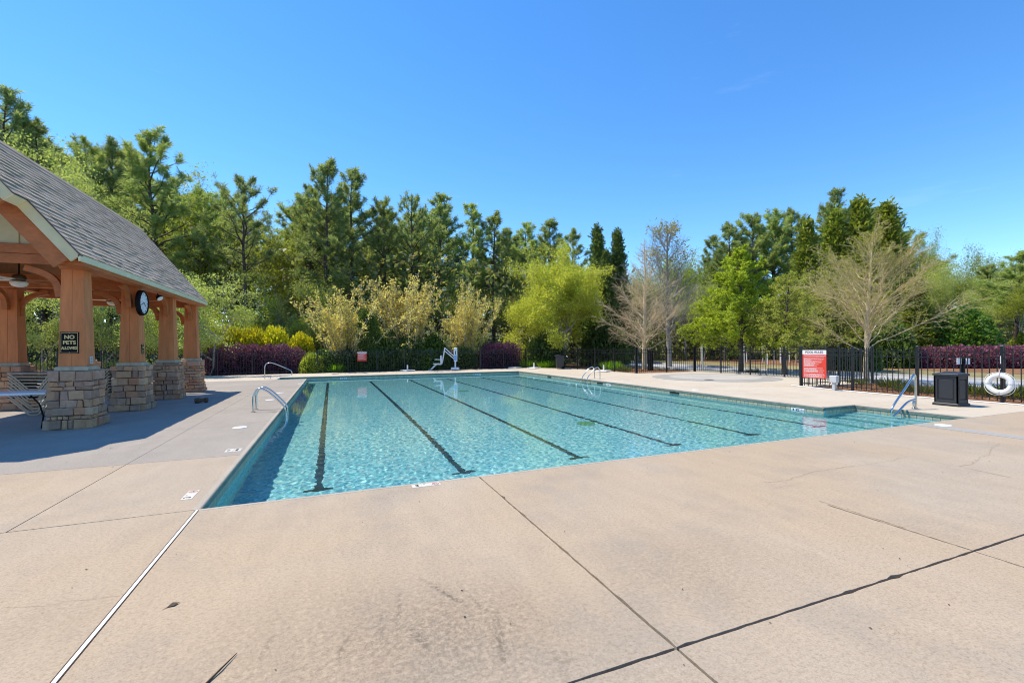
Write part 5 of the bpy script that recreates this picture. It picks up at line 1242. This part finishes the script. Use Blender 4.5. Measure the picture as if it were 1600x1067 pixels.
for px, py, Z, vi, wd, lb in ((1330, 500, 30, 0, 1.5, 'green hedge bush across the road left of the wide bare tree trunk'), (1385, 500, 33, 0, 1.7, 'green bush across the road right of the wide bare tree trunk'), (1310, 520, 33, 1, 1.3, 'dark bush across the road behind the pool rules sign'), (1600, 520, 42, 2, 1.6, 'bright green bush at the right edge behind the purple hedge')):
    x, y = P(px, Z); shrub('green_bush', lb, 'shrub', x, y, BU[vi], (wd, wd, (TOP(px, py, Z) + .07) / 1.5), px * .3, 'green bushes across the road')
# grass clumps
def clump(seed, r, h, mat, n=420):
    rng = rg(seed); a = rng.uniform(0, 6.28, n); q = r * np.sqrt(rng.random(n)); C = np.stack([np.cos(a) * q, np.sin(a) * q, np.zeros(n) - .02], 1)
    D = np.stack([np.cos(a) * q / r * .7, np.sin(a) * q / r * .7, np.ones(n)], 1) + rng.normal(0, .22, (n, 3)); V_, F_ = leaf_geo(C, D, rng.uniform(.5, 1.1, n) * h, .055, rng, .03); return np_mesh('grass_clump', V_, F_, mat)
GC = [clump(700, .36, .5, M['grass'], 300), clump(701, .5, .75, M['grassbright'], 600), clump(702, .28, .36, M['grass'], 220)]
spots = [((524, 28.6), 1, 'bright green grass clump left of the red sign'), ((602, 28.4), 0, 'grass clump behind the fence left of the first umbrella stand'), ((640, 28.5), 0, 'grass clump behind the fence above the first umbrella stand'), ((655, 28.5), 0, 'grass clump behind the pool lift footrest'), ((690, 29), 2, 'grass clump behind the pool lift seat'),
         ((822, 33.0), 1, 'tall grassy clump right of the middle purple hedge'), ((838, 35.5), 0, 'leafy clump above the upright umbrella stand'), ((854, 35.2), 1, 'leafy clump left of the dark trash can'), ((866, 35), 0, 'low clump touching the dark trash can'),
         ((936, 34.3), 0, 'grass clump behind the far fence left of the far ladder'), ((955, 32), 1, 'grass clump behind the far ladder rails'), ((975, 30), 0, 'grass clump right of the far ladder'),
         ((1340, 18.9), 2, 'low clump left of the wide bare tree trunk'), ((1394, 17.3), 0, 'dark liriope clump right of the wide bare tree trunk'), ((1415, 15.8), 2, 'liriope clump behind the near handrail'), ((1437, 15.4), 2, 'liriope clump right of the near handrail'), ((1452, 15.2), 2, 'liriope clump left of the dark bin'), ((1528, 14.6), 0, 'liriope clump left of the life ring'), ((1548, 14.2), 2, 'liriope clump seen through the life ring'), ((1580, 13.9), 0, 'liriope clump right of the life ring'), ((1600, 13.7), 0, 'liriope clump at the right edge by the fence'), ((1176, 27.6), 2, 'low dark clump at the foot of the bright cypress')]
for (px, Z), vi, lb in spots:
    Z = ZB(px, .7) if px < 830 else Z; x, y = P(px, Z); o = link('grass_clump', GC[vi], None, (x, y, -.06), (0, 0, px)); tag(o, lb, 'grass clump', 'grass clumps outside the fence')
# far wood: one mass of leaves, twigs and dark stems filling the depth
rng = rg(900); n = 110000
px = rng.uniform(-500, 990, n); far2 = rng.random(n) < .42; px = np.where(far2, rng.uniform(930, 2000, n), px); Z = rng.uniform(44, 74, n) + np.where(far2, 8, 0)
hz = np.interp(px, [-500, 0, 300, 500, 900, 990, 1040, 1250, 1400, 1450, 1700, 2000], [17, 17, 14, 12, 10, 9, 8, 9, 8, 6.5, 8, 10]) * rng.random(n) ** 1.2
th = (px - 800) / FPX; C = np.stack([CU + Z * (th * math.cos(YAW) + math.sin(YAW)), CV + Z * (-th * math.sin(YAW) + math.cos(YAW)), hz], 1)
cl = rng.normal(0, 1, (n, 3)); cell = np.sin(C[:, 0] * 1.1) * np.sin(C[:, 1] * 1.3 + 1) * np.sin(C[:, 2] * 1.5); keep = cell > -.35
C = C[keep]; V_, F_ = leaf_geo(C, rng.normal(0, 1, (len(C), 3)) + np.array([0, 0, -.3]), rng.uniform(.3, .75, len(C)), .6, rng, .08)
o = kind(link('far_wood', np_mesh('far_wood', V_, F_, M['brownleaf'])), 'stuff'); o['label'] = 'dim tangle of leaves and twigs deep in the wood'
# pine straw scattered on the beds
rng = rg(901); n = 16000; x = rng.uniform(18.35, 23.1, n); y = rng.uniform(-2, 6.6, n); k = n // 3; x[:k] = rng.uniform(-14, 18.2, k); y[:k] = rng.uniform(26.85, 30.3, k); x[k:k + 3000] = rng.uniform(18.4, 24, 3000); y[k:k + 3000] = rng.uniform(17, 26, 3000)
D = rng.normal(0, 1, (n, 3)); D[:, 2] = np.abs(D[:, 2]) * .25; V_, F_ = leaf_geo(np.stack([x, y, np.full(n, -.058)], 1), D, rng.uniform(.1, .24, n), .07, rng)
kind(link('loose_pine_straw', np_mesh('loose_pine_straw', V_, F_, foliage('straw_needles', [(.16, .07, .035), (.27, .13, .07), (.36, .20, .11), (.10, .05, .03)], .1))), 'stuff')
